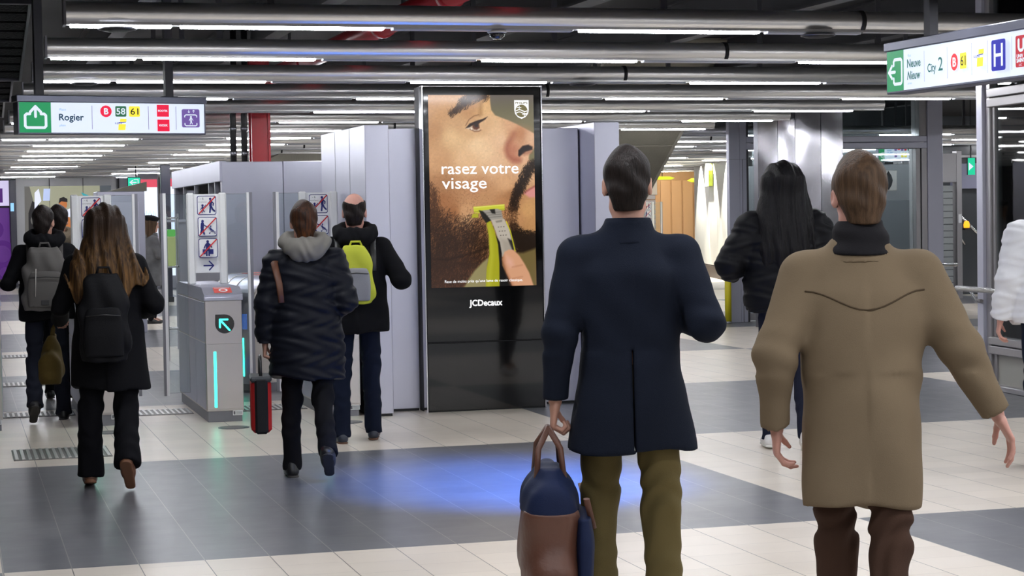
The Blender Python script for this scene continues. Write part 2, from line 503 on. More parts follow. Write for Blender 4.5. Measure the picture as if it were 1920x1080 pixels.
# ================================================================== signs, gates, steel walls, advertising screen
S_WHITE = emi('sign_white', (226, 236, 250), .9)
S_GREEN = emi('sign_green', (30, 150, 92), .85)
S_INK = emi('sign_ink', (22, 70, 100), .6)
S_PALE = emi('sign_pale_ink', (130, 175, 220), .9)
S_TEALINK = emi('sign_teal_ink', (20, 110, 105), .7)
S_RED = emi('sign_red', (235, 22, 66), .9)
S_RED2 = emi('sign_bright_red', (245, 48, 58), .9)
S_DRED = emi('sign_dark_red', (196, 40, 55), .8)
S_BUSG = emi('sign_bus_green', (42, 108, 72), .8)
S_YEL = emi('sign_yellow', (245, 228, 62), .95)
S_BLUE = emi('sign_blue', (32, 36, 170), .8)
S_VIO = emi('sign_violet', (112, 88, 160), .85)
S_BLK = emi('sign_black', (24, 24, 28), .5)
HOUS = mat('sign_housing', (.10, .105, .14), .38, .6)

def exit_arrow(fl, x, y, s, m, left=False):
    """open box with an arrow leaving it; x,y lower left, s size"""
    def P(a, b):
        return (x + (1 - b) * s, y + a * s) if left else (x + a * s, y + b * s)
    w_ = .115 * s
    fl.line([P(.26, .62), P(.12, .62), P(.05, .55), P(.05, .10), P(.12, .03), P(.88, .03), P(.95, .10), P(.95, .55), P(.88, .62), P(.74, .62)], w_, m)
    fl.line([P(.5, .5), P(.5, .93)], w_, m)
    fl.line([P(.27, .70), P(.5, .94), P(.73, .70)], w_, m)

def bus_logo(fl, x, y, s):
    """yellow skewed block with a white gap and blue lettering"""
    fl.poly([(x + .42 * s, y + .72 * s), (x + 1.0 * s, y + .72 * s), (x + 1.02 * s, y + s), (x + .45 * s, y + s)], S_YEL)
    fl.poly([(x + .25 * s, y), (x + .9 * s, y), (x + .95 * s, y + .52 * s), (x + .3 * s, y + .52 * s)], S_YEL)
    fl.line([(x + .3 * s, y + .66 * s), (x + .95 * s, y + .70 * s)], .05 * s, S_BLUE, round_=False)
    fl.text('LIJN', x - .02 * s, y + .54 * s, .13 * s, S_BLUE, bold=.004 * s, width=.58 * s)

def hanging_sign(label, P0, dirv, L, hangers, draw):
    z0 = P0[2]
    ang = math.atan2(dirv[1], dirv[0])
    t = thing('hanging_sign', label, 'sign', P0, ang, 'lit direction signs')
    MB().bbox(-.012, L + .012, .001, .13, -.012, .222, .004).build('light_box', HOUS, t)
    MB().bbox(-.02, L + .02, -.012, .145, .216, .266, .005).build('header', HOUS, t)
    f = Flat((0, 0, 0), (1, 0, 0), (0, 0, 1))
    f.rect(0, 0, L, .215, S_WHITE)
    draw(f)
    f.build('sign_face', t)
    for x in hangers:
        MB().box(x - .03, x + .03, .04, .09, .26, 3.75 - z0).box(x - .06, x + .06, .03, .1, .26, .272).build('hanger', VOID, t)
    return t

def draw_rogier(f):
    f.rect(0, 0, .226, .215, S_GREEN)
    exit_arrow(f, .032, .030, .165, S_WHITE)
    f.text('Place', .285, .157, .016, S_PALE)
    f.text('Rogier', .283, .088, .046, S_INK, bold=.0014, width=.177)
    f.text('plein', .283, .045, .016, S_PALE, shear=.2)
    for x in (.522, .94, 1.149): f.rect(x - .0016, .025, x + .0016, .195, S_VIO)
    f.disc(.624, .155, .042, S_RED)
    f.text('B', .624, .134, .043, S_WHITE, bold=.002, align='CENTER')
    f.rrect(.693, .117, .774, .193, .008, S_BUSG)
    f.text('58', .7335, .133, .045, S_WHITE, bold=.001, align='CENTER', width=.064)
    f.rrect(.794, .117, .875, .193, .008, S_YEL)
    f.text('61', .8345, .133, .045, S_BLK, bold=.0006, align='CENTER', width=.058)
    bus_logo(f, .690, .020, .082)
    f.rect(1.002, .119, 1.093, .205, S_RED); f.text('BOOTIK', 1.047, .156, .013, S_WHITE, bold=.0008, align='CENTER', width=.072)
    f.rect(1.004, .012, 1.095, .098, S_RED); f.text('KIOSK', 1.049, .049, .014, S_WHITE, bold=.0008, align='CENTER', width=.064)
    # lift pictogram
    f.rrect(1.19, .042, 1.326, .176, .012, S_VIO)
    w_ = .007
    f.line([(1.212, .118), (1.212, .128), (1.222, .134), (1.294, .134), (1.304, .128), (1.304, .118)], w_, S_WHITE)
    f.line([(1.212, .072), (1.212, .060), (1.222, .054), (1.294, .054), (1.304, .060), (1.304, .072)], w_, S_WHITE)
    f.disc(1.258, .118, .007, S_WHITE)
    f.line([(1.258, .108), (1.258, .086)], .011, S_WHITE); f.line([(1.243, .092), (1.250, .106), (1.266, .106), (1.273, .092)], .004, S_WHITE)
    f.line([(1.258, .088), (1.250, .066)], .005, S_WHITE); f.line([(1.258, .088), (1.266, .066)], .005, S_WHITE)
    f.line([(1.240, .168), (1.240, .150)], .004, S_WHITE); f.line([(1.233, .156), (1.240, .149), (1.247, .156)], .004, S_WHITE)
    f.line([(1.275, .149), (1.275, .167)], .004, S_WHITE); f.line([(1.268, .161), (1.275, .168), (1.282, .161)], .004, S_WHITE)

hanging_sign('white lit sign with green up arrow reading Rogier, hung at the upper left', (.473, 14.313, 2.229), (.978, .209), 1.368, (.16, 1.12), draw_rogier)

def draw_neuve(f):
    f.rect(0, 0, .178, .215, S_GREEN)
    exit_arrow(f, .018, .030, .145, S_WHITE, True)
    f.text('Rue', .234, .172, .015, S_PALE, width=.03)
    f.text('Neuve', .228, .116, .043, S_TEALINK, bold=.0014, width=.136)
    f.text('Nieuw', .229, .052, .043, S_TEALINK, bold=.0014, shear=.22, width=.134)
    f.text('straat', .232, .026, .012, S_PALE, shear=.2, width=.045)
    for x in (.407, .637, .870, 1.017, 1.234): f.rect(x - .0012, .03, x + .0012, .19, S_VIO)
    f.text('City', .445, .076, .042, S_TEALINK, bold=.0012, width=.083)
    f.text('2', .550, .076, .068, S_TEALINK, bold=.001)
    f.disc(.710, .108, .034, S_RED2, ry=.043)
    f.text('B', .710, .086, .044, S_WHITE, bold=.002, align='CENTER')
    f.rrect(.766, .068, .828, .148, .006, S_YEL)
    f.text('61', .797, .085, .047, S_BLK, bold=.0008, align='CENTER', width=.046)
    bus_logo(f, .905, .067, .085)
    f.rrect(1.063, .034, 1.188, .185, .012, S_BLUE)
    f.line([(1.093, .055), (1.093, .165)], .017, S_WHITE, round_=False); f.line([(1.158, .055), (1.158, .165)], .017, S_WHITE, round_=False)
    f.line([(1.093, .11), (1.158, .11)], .016, S_WHITE, round_=False)
    f.rrect(1.279, .036, 1.43, .187, .01, S_DRED)
    f.text('U', 1.297, .112, .058, S_WHITE, bold=.004)
    f.text('UNIV', 1.290, .082, .016, S_WHITE, bold=.001); f.text('SAINT', 1.290, .060, .018, S_WHITE, bold=.0016); f.text('LUC', 1.31, .042, .010, S_WHITE)
hanging_sign('white lit sign with green left arrow reading Neuve and City 2, upper right corner', (4.886, 9.662, 2.219), (.04, -.999), 1.9, (.35, 1.6), draw_neuve)

# ------------------------------------------------------------------ fare gates
P_NAVY = mat('print_navy', (.008, .016, .17), .5)
P_WHITE = mat('print_white', (.92, .93, .94), .4)
P_RED = mat('print_red', (.62, .02, .02), .5)
P_GREY = mat('print_grey', (.18, .18, .2), .5)
P_STICK = mat('sticker_red', (.72, .09, .07), .4)
P_BLK = mat('display_black', (.012, .014, .016), .12, coat=.5)

def picto(f, x, y, s, kind):
    f.rrect(x, y, x + s, y + s, .10 * s, P_NAVY); f.rrect(x + .035 * s, y + .035 * s, x + .965 * s, y + .965 * s, .08 * s, P_WHITE)
    def ln(pts, w_): f.line([(x + a * s, y + b * s) for a, b in pts], w_ * s, P_NAVY)
    def dc(a, b, r): f.disc(x + a * s, y + b * s, r * s, P_NAVY)
    if kind == 0:
        f.text('- 6', x + .16 * s, y + .80 * s, .12 * s, P_GREY); f.text('ans/jaar', x + .06 * s, y + .66 * s, .055 * s, P_GREY, width=.46 * s)
        dc(.69, .84, .065); ln([(.72, .72), (.70, .48)], .14); ln([(.70, .48), (.66, .14)], .09); ln([(.72, .48), (.80, .30), (.90, .20)], .085)
        ln([(.74, .72), (.85, .60), (.83, .50)], .06); ln([(.66, .70), (.56, .58)], .05)
        dc(.28, .50, .06); ln([(.28, .42), (.28, .28)], .08); ln([(.28, .28), (.24, .12)], .05); ln([(.29, .28), (.36, .16)], .05); ln([(.22, .36), (.16, .28)], .035); ln([(.32, .40), (.44, .52)], .035)
    elif kind == 1:
        dc(.25, .79, .07); ln([(.24, .66), (.22, .42)], .17); ln([(.20, .40), (.16, .18)], .09); ln([(.25, .40), (.32, .12)], .09); ln([(.28, .62), (.42, .52), (.52, .50)], .05)
        ln([(.52, .54), (.70, .26), (.90, .24)], .03); dc(.66, .52, .04); ln([(.64, .44), (.70, .34), (.80, .30)], .06); dc(.60, .16, .035); dc(.88, .16, .035); ln([(.70, .28), (.62, .18)], .02); ln([(.74, .28), (.87, .18)], .02)
    else:
        dc(.48, .84, .07); ln([(.48, .70), (.48, .44)], .20); ln([(.42, .42), (.42, .12)], .09); ln([(.54, .42), (.54, .12)], .09); ln([(.38, .70), (.28, .50)], .06); ln([(.58, .70), (.68, .54)], .06)
        for a, b in ((.20, .36), (.58, .76)): f.rect(x + a * s, y + .18 * s, x + b * s, y + .44 * s, P_NAVY)
    f.line([(x + .07 * s, y + .06 * s), (x + .94 * s, y + .95 * s)], .065 * s, P_RED, round_=False)

def gate(name, label, loc, left_leaf=True, right_leaf=True, sticker=True, side=1):
    t = thing(name, label, 'ticket gate', loc, 0, 'ticket gates in the front row')
    W, D = .145, 1.9
    MB().box(-W + .012, W - .012, .02, D - .02, 0, .085).build('plinth', STEEL_D, t)
    b = MB()
    b.bbox(-W, W, 0, D, .085, .955, .004)
    b.build('cabinet', STEEL_W, t)
    s = MB()
    for y0, y1 in ((.03, .62), (.63, 1.27), (1.28, D - .03)):
        s.bbox(-W - .004, -W + .002, y0, y1, .1, .62, .001).bbox(-W - .004, -W + .002, y0, y1, .63, .94, .001)
        s.bbox(W - .002, W + .004, y0, y1, .1, .62, .001).bbox(W - .002, W + .004, y0, y1, .63, .94, .001)
    s.build('side_panel', STEEL, t)
    MB().bbox(-W + .003, W - .003, -.006, .002, .1, .615, .002).build('front_panel', STEEL_W, t)
    l = MB()
    l.prism([(-.012, .955), (D + .012, .955), (D + .012, 1.0), (D - .14, 1.055), (.14, 1.055), (-.012, 1.0)], -W - .006, W + .006, 'x')
    l.build('lid', STEEL, t)
    MB().bbox(-W - .008, W + .008, -.014, .03, .955, .985, .006).build('lid_trim', STEEL, t)
    f = Flat((0, -.001, 0), (1, 0, 0), (0, 0, 1))
    pts = [(-.065, .845)] + [(.008 + .075 * math.cos(math.radians(a)), .77 + .075 * math.sin(math.radians(a))) for a in range(90, -181, -15)]
    f.poly(pts, P_BLK)
    f.line([(.045, .72), (-.03, .805)], .013, TEAL); f.line([(-.03, .745), (-.03, .805), (.03, .805)], .013, TEAL)
    f.build('arrow_display', t)
    MB().bbox(-.084, -.064, -.013, -.002, .115, .555, .004).build('light_bar', TEAL, t)
    f = Flat((0, -.006, 0), (1, 0, 0), (0, 0, 1))
    f.rect(.055, .05, .135, .088, P_WHITE); f.rect(.06, .056, .075, .082, P_GREY)
    for q in range(3): f.rect(.08, .058 + .009 * q, .128, .061 + .009 * q, P_GREY)
    f.build('plate', t)
    if sticker:
        a = math.atan2(.055, .152)
        f = Flat((0, .015, 1.011), (1, 0, 0), (0, math.cos(a), math.sin(a)))
        f.rrect(-.065, .005, .075, .12, .006, P_STICK); f.disc(.01, .06, .035, P_WHITE); f.disc(.01, .06, .022, P_STICK); f.rect(-.055, .1, .065, .108, P_WHITE)
        f.build('sticker', t)
    y = .93
    for x in (-.132, .132):
        MB().bbox(x - .032, x + .032, y - .03, y + .03, 1.05, 1.81, .012).build('column', WHITE_COL, t)
    MB().bbox(-.102, .102, y - .012, y + .012, 1.147, 1.80, .003).build('sign_panel', WHITE, t)
    f = Flat((-.0875, y - .0125, 1.147), (1, 0, 0), (0, 0, 1))
    f.rect(0, .004, .175, .65, P_WHITE)
    for k in range(3): picto(f, .010, .480 - .176 * k, .158, k)
    f.line([(.05, .062), (.128, .062)], .011, P_NAVY); f.line([(.094, .098), (.128, .062), (.094, .026)], .011, P_NAVY, round_=True)
    f.build('sign_face', t)
    for sd, on in ((-1, left_leaf), (1, right_leaf)):
        if not on: continue
        a, b2 = sorted((sd * .165, sd * .335))
        g = MB().bbox(a, b2, y - .006, y + .006, .16, 1.80, .002).build('glass_leaf', GLASS, t)
        x0, x1 = sorted((sd * .333, sd * .378))
        p = MB().m(0).box(x0, x0 + .02, y - .018, y + .018, .14, 1.81).m(1).box(x0 + .02, x1, y - .018, y + .018, .14, 1.81)
        p.build('leaf_edge', [WHITE, STEEL_D] if sd > 0 else [STEEL_D, WHITE], g)
    return t
gate('ticket_gate', 'steel ticket gate with a lit teal arrow and bar, beside the red sided bag', (2.02, 15.35, 0))
gate('ticket_gate', 'steel ticket gate half hidden behind the long haired woman in black', (1.09, 15.45, 0), left_leaf=False)
gate('ticket_gate', 'steel ticket gate between the woman in the padded coat and the tall steel wall', (2.955, 15.35, 0), right_leaf=False)
gate('ticket_gate', 'steel ticket gate cut off by the left edge, left of the grey backpack', (.185, 15.42, 0), right_leaf=False)

# second row of rounded gates seen through the glass
for i, (x, y, lab) in enumerate(((2.52, 17.85, 'nearest'), (2.52, 18.45, 'middle'), (2.52, 19.05, 'farthest'))):
    t = thing('round_gate', 'rounded steel ticket gate with a red sticker behind the glass leaf, %s of three' % lab, 'ticket gate', (x, y, 0), -math.radians(55), 'rounded gates behind')
    n = 10
    prof = [(0, .08)] + [(0, .80)] + [(.25 - .25 * math.cos(math.pi / 2 * q / n), .80 + .25 * math.sin(math.pi / 2 * q / n)) for q in range(1, n + 1)] + [(1.0, 1.05), (1.0, .08)]
    MB().prism(prof, -.14, .14, 'x').build('cabinet', STEEL, t)
    MB().prism([(p[0] - .006 if p[0] < .3 else p[0], p[1] + .004) for p in prof], -.155, -.138, 'x').prism([(p[0] - .006 if p[0] < .3 else p[0], p[1] + .004) for p in prof], .138, .155, 'x').build('rim', STEEL_W, t)
    MB().box(-.13, .13, .02, .98, 0, .09).build('plinth', STEEL_D, t)
    MB().box(-.07, .07, .3, .5, 1.049, 1.053).build('sticker', P_STICK, t)
    MB().box(-.06, .06, -.004, .01, .58, .72).build('display', emi('display_blue', (70, 110, 190), .5), t)
    MB().box(-.012, .012, -.004, .01, .15, .5).build('light_bar', TEAL, t)

# ------------------------------------------------------------------ steel walls round the screen
t = thing('steel_wall_end', 'tall brushed steel end wall right of the bald man, left of the screen', 'steel wall', (3.146, 15.22, 0))
MB().bbox(0, .194, 0, 1.9, .02, 2.316, .003).build('cladding', STEEL, t)
MB().box(.01, .185, .01, 1.89, 0, .02).build('plinth', BLACK, t)
MB().box(-.002, .0, .62, .624, .02, 2.31).box(-.002, 0, 1.25, 1.254, .02, 2.31).build('seam', STEEL_D, t)
t = thing('steel_wall_panel', 'recessed brushed steel panel touching the left side of the screen', 'steel wall', (3.344, 15.55, 0))
MB().bbox(0, .29, 0, .5, .02, 2.30, .003).build('cladding', STEEL, t)
MB().box(.005, .285, .012, .49, 0, .02).build('plinth', BLACK, t)
t = thing('steel_wall_panel', 'recessed brushed steel panel just right of the screen', 'steel wall', (4.62, 15.6, 0))
MB().bbox(0, .42, 0, .5, .02, 2.30, .003).build('cladding', STEEL, t)
MB().box(.005, .41, .012, .49, 0, .02).build('plinth', BLACK, t)
t = thing('steel_wall_end', 'tall brushed steel end wall behind the head of the man in navy', 'steel wall', (5.05, 15.2, 0))
MB().bbox(0, .215, 0, 1.6, .02, 2.33, .003).build('cladding', STEEL, t)
MB().box(.01, .2, .01, 1.59, 0, .02).build('plinth', BLACK, t)

# ------------------------------------------------------------------ advertising screen
t = thing('advertising_screen', 'tall black digital advertising screen showing a shaving face, centre of the photo', 'advertising screen', (4.145, 15.34, 0))
SCR_BLACK = mat('screen_black', (.004, .004, .004), .07, coat=.3)
MB().bbox(-.503, .503, .012, .26, .0, 2.632, .004).build('housing', BLACK, t)
MB().bbox(-.49, .49, 0, .014, .565, 2.625, .003).build('glass_front', SCR_BLACK, t)
MB().bbox(-.49, .49, 0, .014, .012, .558, .003).build('lower_door', SCR_BLACK, t)
CHROME = mat('chrome_trim', (.75, .75, .8), .15, 1)
for x in (-.505, .493): MB().bbox(x, x + .012, -.006, .09, .0, 2.632, .002).build('side_trim', CHROME, t)

def paint_poster(GW=250, GH=444):
    W, H = 202.0, 359.0
    rng = np.random.default_rng(3)
    xs = (np.arange(GW) / (GW - 1)) * W; ys = (np.arange(GH) / (GH - 1)) * H
    X, Y = np.meshgrid(xs, ys)
    A = lambda p: [(x / 5.4 - 4 * (y / 5.4 - 8) / 359, y / 5.4 - 8) for x, y in p]
    B = lambda p: [(x / 4.32 - 4 * (y / 4.32 + 172) / 359, y / 4.32 + 172) for x, y in p]
    ctrl = [('A', 50, 100, 200, 150, 105), ('A', 50, 400, 190, 140, 95), ('A', 300, 300, 205, 160, 115), ('A', 250, 480, 226, 185, 135), ('A', 500, 550, 238, 200, 155),
            ('A', 700, 400, 228, 185, 140), ('A', 750, 500, 232, 190, 150), ('A', 600, 620, 238, 198, 154), ('A', 850, 350, 215, 165, 125), ('A', 950, 440, 190, 130, 90),
            ('A', 1050, 450, 228, 184, 148), ('A', 860, 560, 200, 140, 105), ('A', 1000, 690, 226, 176, 140), ('A', 580, 100, 222, 172, 118), ('A', 600, 170, 226, 182, 130),
            ('A', 400, 200, 196, 146, 100), ('A', 450, 120, 190, 140, 95), ('A', 150, 200, 205, 155, 108), ('A', 100, 700, 210, 160, 115), ('A', 400, 700, 230, 186, 140), ('A', 700, 720, 228, 185, 145),
            ('A', 150, 950, 175, 125, 85), ('A', 500, 1000, 192, 138, 98), ('A', 800, 950, 216, 166, 121), ('A', 1000, 800, 216, 171, 130), ('A', 400, 440, 222, 180, 132), ('A', 640, 320, 226, 184, 138),
            ('B', 100, 100, 165, 110, 70), ('B', 300, 200, 205, 155, 110), ('B', 330, 250, 214, 168, 122), ('B', 200, 200, 160, 105, 65), ('B', 450, 80, 192, 142, 98), ('B', 650, 150, 186, 130, 86),
            ('B', 680, 80, 165, 115, 75), ('B', 820, 200, 205, 155, 100), ('B', 850, 300, 190, 140, 90), ('B', 150, 400, 122, 78, 47), ('B', 350, 400, 142, 97, 62), ('B', 100, 600, 85, 52, 32),
            ('B', 300, 600, 105, 65, 40), ('B', 100, 750, 95, 58, 38), ('B', 60, 300, 130, 85, 52), ('B', 800, 450, 90, 65, 40), ('B', 400, 300, 160, 110, 70), ('B', 740, 260, 190, 138, 92)]
    wsum = np.zeros_like(X); acc = np.zeros((GH, GW, 3))
    for k, x, y, r, g, b in ctrl:
        px, py = (A if k == 'A' else B)([(x, y)])[0]
        wt = 1 / (((X - px) ** 2 + (Y - py) ** 2) + 60) ** 1.7
        wsum += wt; acc += wt[..., None] * np.array([r, g, b])
    img = acc / wsum[..., None]
    nz = rng.normal(0, 1, (GH // 4 + 2, GW // 4 + 2))
    nz = np.kron(nz, np.ones((4, 4)))[:GH, :GW] * .6 + rng.normal(0, 1, (GH, GW)) * .5
    img *= (1 + .022 * nz)[..., None]
    def mask(pts, fe=1.0):
        n = len(pts); ins = np.zeros(X.shape, bool); dist = np.full(X.shape, 1e9)
        for i in range(n):
            (x0, y0), (x1, y1) = pts[i], pts[(i + 1) % n]
            if y0 != y1:
                c = ((Y >= min(y0, y1)) & (Y < max(y0, y1))); ins ^= c & (X < x0 + (Y - y0) / (y1 - y0) * (x1 - x0))
            dx, dy = x1 - x0, y1 - y0; L2 = dx * dx + dy * dy + 1e-9
            q = np.clip(((X - x0) * dx + (Y - y0) * dy) / L2, 0, 1)
            dist = np.minimum(dist, np.hypot(X - x0 - q * dx, Y - y0 - q * dy))
        sd = np.where(ins, dist, -dist)
        return np.clip(sd / fe * .5 + .5, 0, 1)
    def lmask(pts, w_, fe=1.0):
        dist = np.full(X.shape, 1e9)
        for (x0, y0), (x1, y1) in zip(pts, pts[1:]):
            dx, dy = x1 - x0, y1 - y0; L2 = dx * dx + dy * dy + 1e-9
            q = np.clip(((X - x0) * dx + (Y - y0) * dy) / L2, 0, 1)
            dist = np.minimum(dist, np.hypot(X - x0 - q * dx, Y - y0 - q * dy))
        return np.clip((w_ / 2 - dist) / fe * .5 + .5, 0, 1)
    def fill(mk, col, a=1.0):
        img[:] = img * (1 - a * mk[..., None]) + np.array(col, float) * (a * mk[..., None])
    def strokes(mk, n, ln, ang, jit, col, a, wobble=.5):
        p = (mk / mk.sum()).ravel(); idx = rng.choice(p.size, n, p=p)
        cx, cy = X.ravel()[idx], Y.ravel()[idx]
        th = np.radians(ang) + rng.normal(0, np.radians(jit), n)
        le = ln * rng.uniform(.5, 1.3, n); al = a * rng.uniform(.4, 1, n)
        for q in np.linspace(0, 1, int(ln * 2.2) + 2):
            bx = cx + np.cos(th + wobble * q) * le * q; by = cy - np.sin(th + wobble * q) * le * q
            ix = np.round(bx / W * (GW - 1)).astype(int); iy = np.round(by / H * (GH - 1)).astype(int)
            ok = (ix >= 0) & (ix < GW) & (iy >= 0) & (iy < GH)
            ax = (al * (1 - .5 * q))[ok][:, None]
            img[iy[ok], ix[ok]] = img[iy[ok], ix[ok]] * (1 - ax) + np.array(col, float) * ax
    # background to the right of the face
    bg = np.stack([np.interp(Y, [0, 30, 90, 140, 359], v) for v in ((112, 118, 136, 128, 120), (104, 112, 124, 118, 104), (98, 88, 84, 80, 62))], -1)
    def fillbg(mk, dark=1.0): img[:] = img * (1 - mk[..., None]) + bg * dark * mk[..., None]
    fillbg(mask(A([(632, 20), (640, 120), (650, 195), (690, 248), (760, 275), (830, 300), (920, 340), (1000, 382), (1110, 440), (1110, 20)]), 1.3))
    fill(mask(A([(1110, 560), (1075, 615), (1045, 650), (1038, 690), (1058, 718), (1110, 735)]), 1.5), (124, 116, 82))
    # brow ridge, eye, nose modelling as photographed
    fill(mask(A([(525, 110), (552, 120), (548, 240), (530, 250)]), 5), (150, 105, 58), .75)
    fill(lmask(A([(120, 560), (200, 620), (150, 720)]), 16, 14), (190, 140, 95), .4)
    fill(lmask(A([(885, 440), (820, 540), (810, 600), (830, 660), (880, 700), (935, 705)]), 7, 6), (150, 78, 56), .85)
    fill(lmask(A([(880, 600), (880, 660), (900, 690)]), 12, 10), (170, 90, 68), .6)
    fill(lmask(A([(880, 450), (960, 420), (1010, 430)]), 14, 12), (190, 130, 90), .5)
    fill(mask(A([(928, 655), (932, 605), (975, 560), (1035, 548), (1078, 570), (1078, 600), (1010, 618), (965, 650), (940, 668)]), 1.5), (28, 12, 8))
    fill(lmask(A([(990, 640), (1060, 622)]), 4, 4), (140, 80, 60), .7)
    fill(lmask(A([(330, 400), (430, 440), (560, 410), (620, 330)]), 10, 9), (200, 150, 105), .5)
    fill(mask(A([(385, 378), (425, 360), (480, 345), (515, 350), (530, 400), (480, 410), (430, 395)]), 1.2), (215, 190, 165))
    fill(mask(A([(455, 345), (522, 335), (528, 375), (500, 395), (468, 390), (455, 370)]), 1.2), (92, 48, 26))
    fill(mask(A([(470, 340), (512, 332), (512, 362), (485, 368)]), 1.2), (30, 14, 8))
    fill(mask(A([(382, 378), (425, 332), (490, 305), (560, 285), (612, 262), (585, 292), (530, 325), (515, 338), (470, 342), (425, 368)]), 1.0), (40, 24, 16))
    fill(lmask(A([(430, 388), (475, 410), (520, 408), (540, 398)]), 1.6, 1.2), (110, 66, 42), .9)
    fill(lmask(A([(385, 350), (420, 290), (470, 255), (520, 242)]), 1.0, 1.2), (105, 66, 40), .9)
    fill(mask(A([(435, 378), (447, 374), (450, 392), (440, 395)]), .8), (250, 240, 225))
    eb = np.maximum.reduce([lmask(A([(240, 235), (300, 190), (350, 140)]), 8, 5), lmask(A([(350, 140), (430, 80), (500, 62), (565, 58)]), 14, 6)])
    fill(eb, (110, 78, 50), .45); strokes(eb, 900, 7, 35, 18, (58, 38, 25), .75)
    # mouth and beard
    fill(mask(A([(985, 1040), (1040, 1000), (1110, 970), (1110, 1085), (1040, 1085)]), 2), (218, 145, 138))
    fill(lmask(A([(985, 1040), (1040, 1005), (1110, 965)]), 2.5, 2), (150, 80, 72), .9)
    mu = np.maximum.reduce([lmask(A([(1085, 740), (1040, 790), (985, 890), (945, 970)]), 12, 6), lmask(A([(945, 970), (915, 1040), (890, 1090)]), 11, 5), lmask(B([(745, 0), (715, 90), (700, 160)]), 11, 5)])
    fill(mu, (92, 64, 40), .38); strokes(mu, 1900, 6, 250, 22, (38, 25, 15), .8)
    chin = mask(B([(690, 300), (740, 360), (800, 380), (900, 390), (900, 515), (800, 535), (740, 520), (700, 460), (670, 380)]), 7)
    fill(chin, (92, 66, 42), .4); strokes(chin, 2600, 7, 300, 35, (34, 23, 14), .85)
    strokes(mask(B([(620, 180), (720, 160), (720, 330), (660, 330)]), 6), 350, 5, 280, 25, (80, 52, 32), .6)
    jaw = mask(B([(0, 240), (120, 250), (240, 320), (340, 300), (480, 340), (500, 500), (330, 545), (60, 600), (0, 600)]), 26)
    fill(jaw, (92, 60, 38), .35); strokes(jaw, 4200, 8, 215, 30, (46, 29, 18), .7)
    strokes(mask(B([(0, -40), (60, 20), (90, 250), (0, 280)]), 8), 700, 6, 250, 25, (70, 44, 27), .6)
    strokes(mask(B([(60, 0), (420, 0), (420, 160), (120, 240)]), 30), 500, 1.6, 250, 40, (120, 78, 48), .45)
    nk = mask(B([(0, 590), (490, 560), (470, 600), (300, 790), (0, 810)]), 8)
    strokes(nk, 2200, 8, 225, 30, (50, 31, 20), .55)
    fill(lmask(B([(30, 575), (150, 582), (300, 552), (420, 515), (492, 485)]), 3, 3), (36, 22, 14), .9)
    fill(mask(B([(495, 570), (440, 610), (370, 680), (320, 750), (283, 815), (480, 815), (480, 640)]), 2), (146, 136, 92))
    fill(mask(B([(700, 545), (780, 540), (890, 505), (890, 815), (700, 815)]), 3), (112, 96, 56))
    # shaver
    fill(mask(B([(365, 160), (625, 142), (628, 190), (560, 196), (430, 212), (372, 206)]), .9), (205, 206, 62))
    fill(lmask(B([(372, 166), (622, 148)]), 1.2, .8), (238, 238, 120)); fill(lmask(B([(375, 200), (620, 182)]), 1.2, 1), (140, 140, 30), .8)
    fill(mask(B([(348, 248), (362, 215), (408, 212), (408, 248)]), .9), (176, 172, 45))
    fill(mask(B([(412, 188), (470, 200), (520, 270), (478, 300), (440, 250)]), 1.0), (36, 34, 30))
    fill(mask(B([(440, 190), (565, 178), (600, 192), (612, 262), (512, 272), (480, 230)]), 1.0), (158, 152, 142))
    for q in range(3): fill(lmask(B([(462 + 14 * q, 212 + 18 * q), (600, 204 + 18 * q)]), 1.0, .8), (95, 90, 84), .8)
    fill(mask(B([(500, 182), (545, 180), (550, 220), (520, 215)]), 1.0), (40, 38, 34))
    fill(mask(B([(512, 268), (622, 260), (665, 350), (700, 500), (712, 560), (600, 570), (572, 430), (545, 350)]), 1.0), (188, 178, 164))
    fill(mask(B([(590, 420), (690, 440), (705, 530), (610, 540)]), 6), (150, 140, 126), .6)
    fill(mask(B([(548, 276), (606, 268), (604, 286), (556, 292)]), .8), (140, 133, 122))
    for r_ in range(3):
        for c_ in range(3):
            x, y = 572 + 22 * c_ + 9 * r_, 327 - 1 * c_ + 34 * r_
            fill(lmask(B([(x, y), (x + 5, y)]), 1.2, .7), (70, 64, 58))
    fill(mask(B([(548, 385), (585, 450), (600, 540), (604, 640), (690, 815), (578, 815), (575, 600), (565, 470)]), 1.0), (22, 21, 20))
    fill(mask(B([(650, 420), (690, 440), (712, 540), (690, 520)]), 1.5), (48, 45, 42))
    fill(mask(B([(475, 292), (508, 275), (540, 350), (570, 470), (580, 620), (580, 815), (464, 815), (474, 660), (498, 540), (494, 400)]), 1.0), (166, 164, 34))
    fill(mask(B([(484, 300), (500, 290), (525, 400), (530, 560), (500, 815), (478, 815), (505, 560)]), 4), (192, 190, 60), .6)
    fill(lmask(B([(640, 285), (672, 360), (692, 440), (712, 525)]), 1.6, .8), (225, 222, 40))
    # thumb
    fill(mask(B([(606, 590), (622, 530), (660, 512), (700, 516), (745, 560), (790, 630), (830, 705), (868, 815), (690, 815), (640, 700)]), 1.4), (214, 158, 122))
    fill(mask(B([(606, 590), (615, 560), (640, 690), (700, 815), (680, 815), (635, 700)]), 4), (160, 100, 70), .7)
    fill(mask(B([(640, 560), (690, 600), (700, 650), (670, 655), (640, 620)]), 5), (226, 172, 152), .8)
    for y in (640, 735): fill(lmask(B([(690, y + 15), (770, y)]), 1.6, 2), (172, 116, 84), .6)
    img[:] = np.clip(img, 0, 255)
    c = img / 255
    lin = np.where(c <= .04045, c / 12.92, ((c + .055) / 1.055) ** 2.4)
    return GW, GH, lin

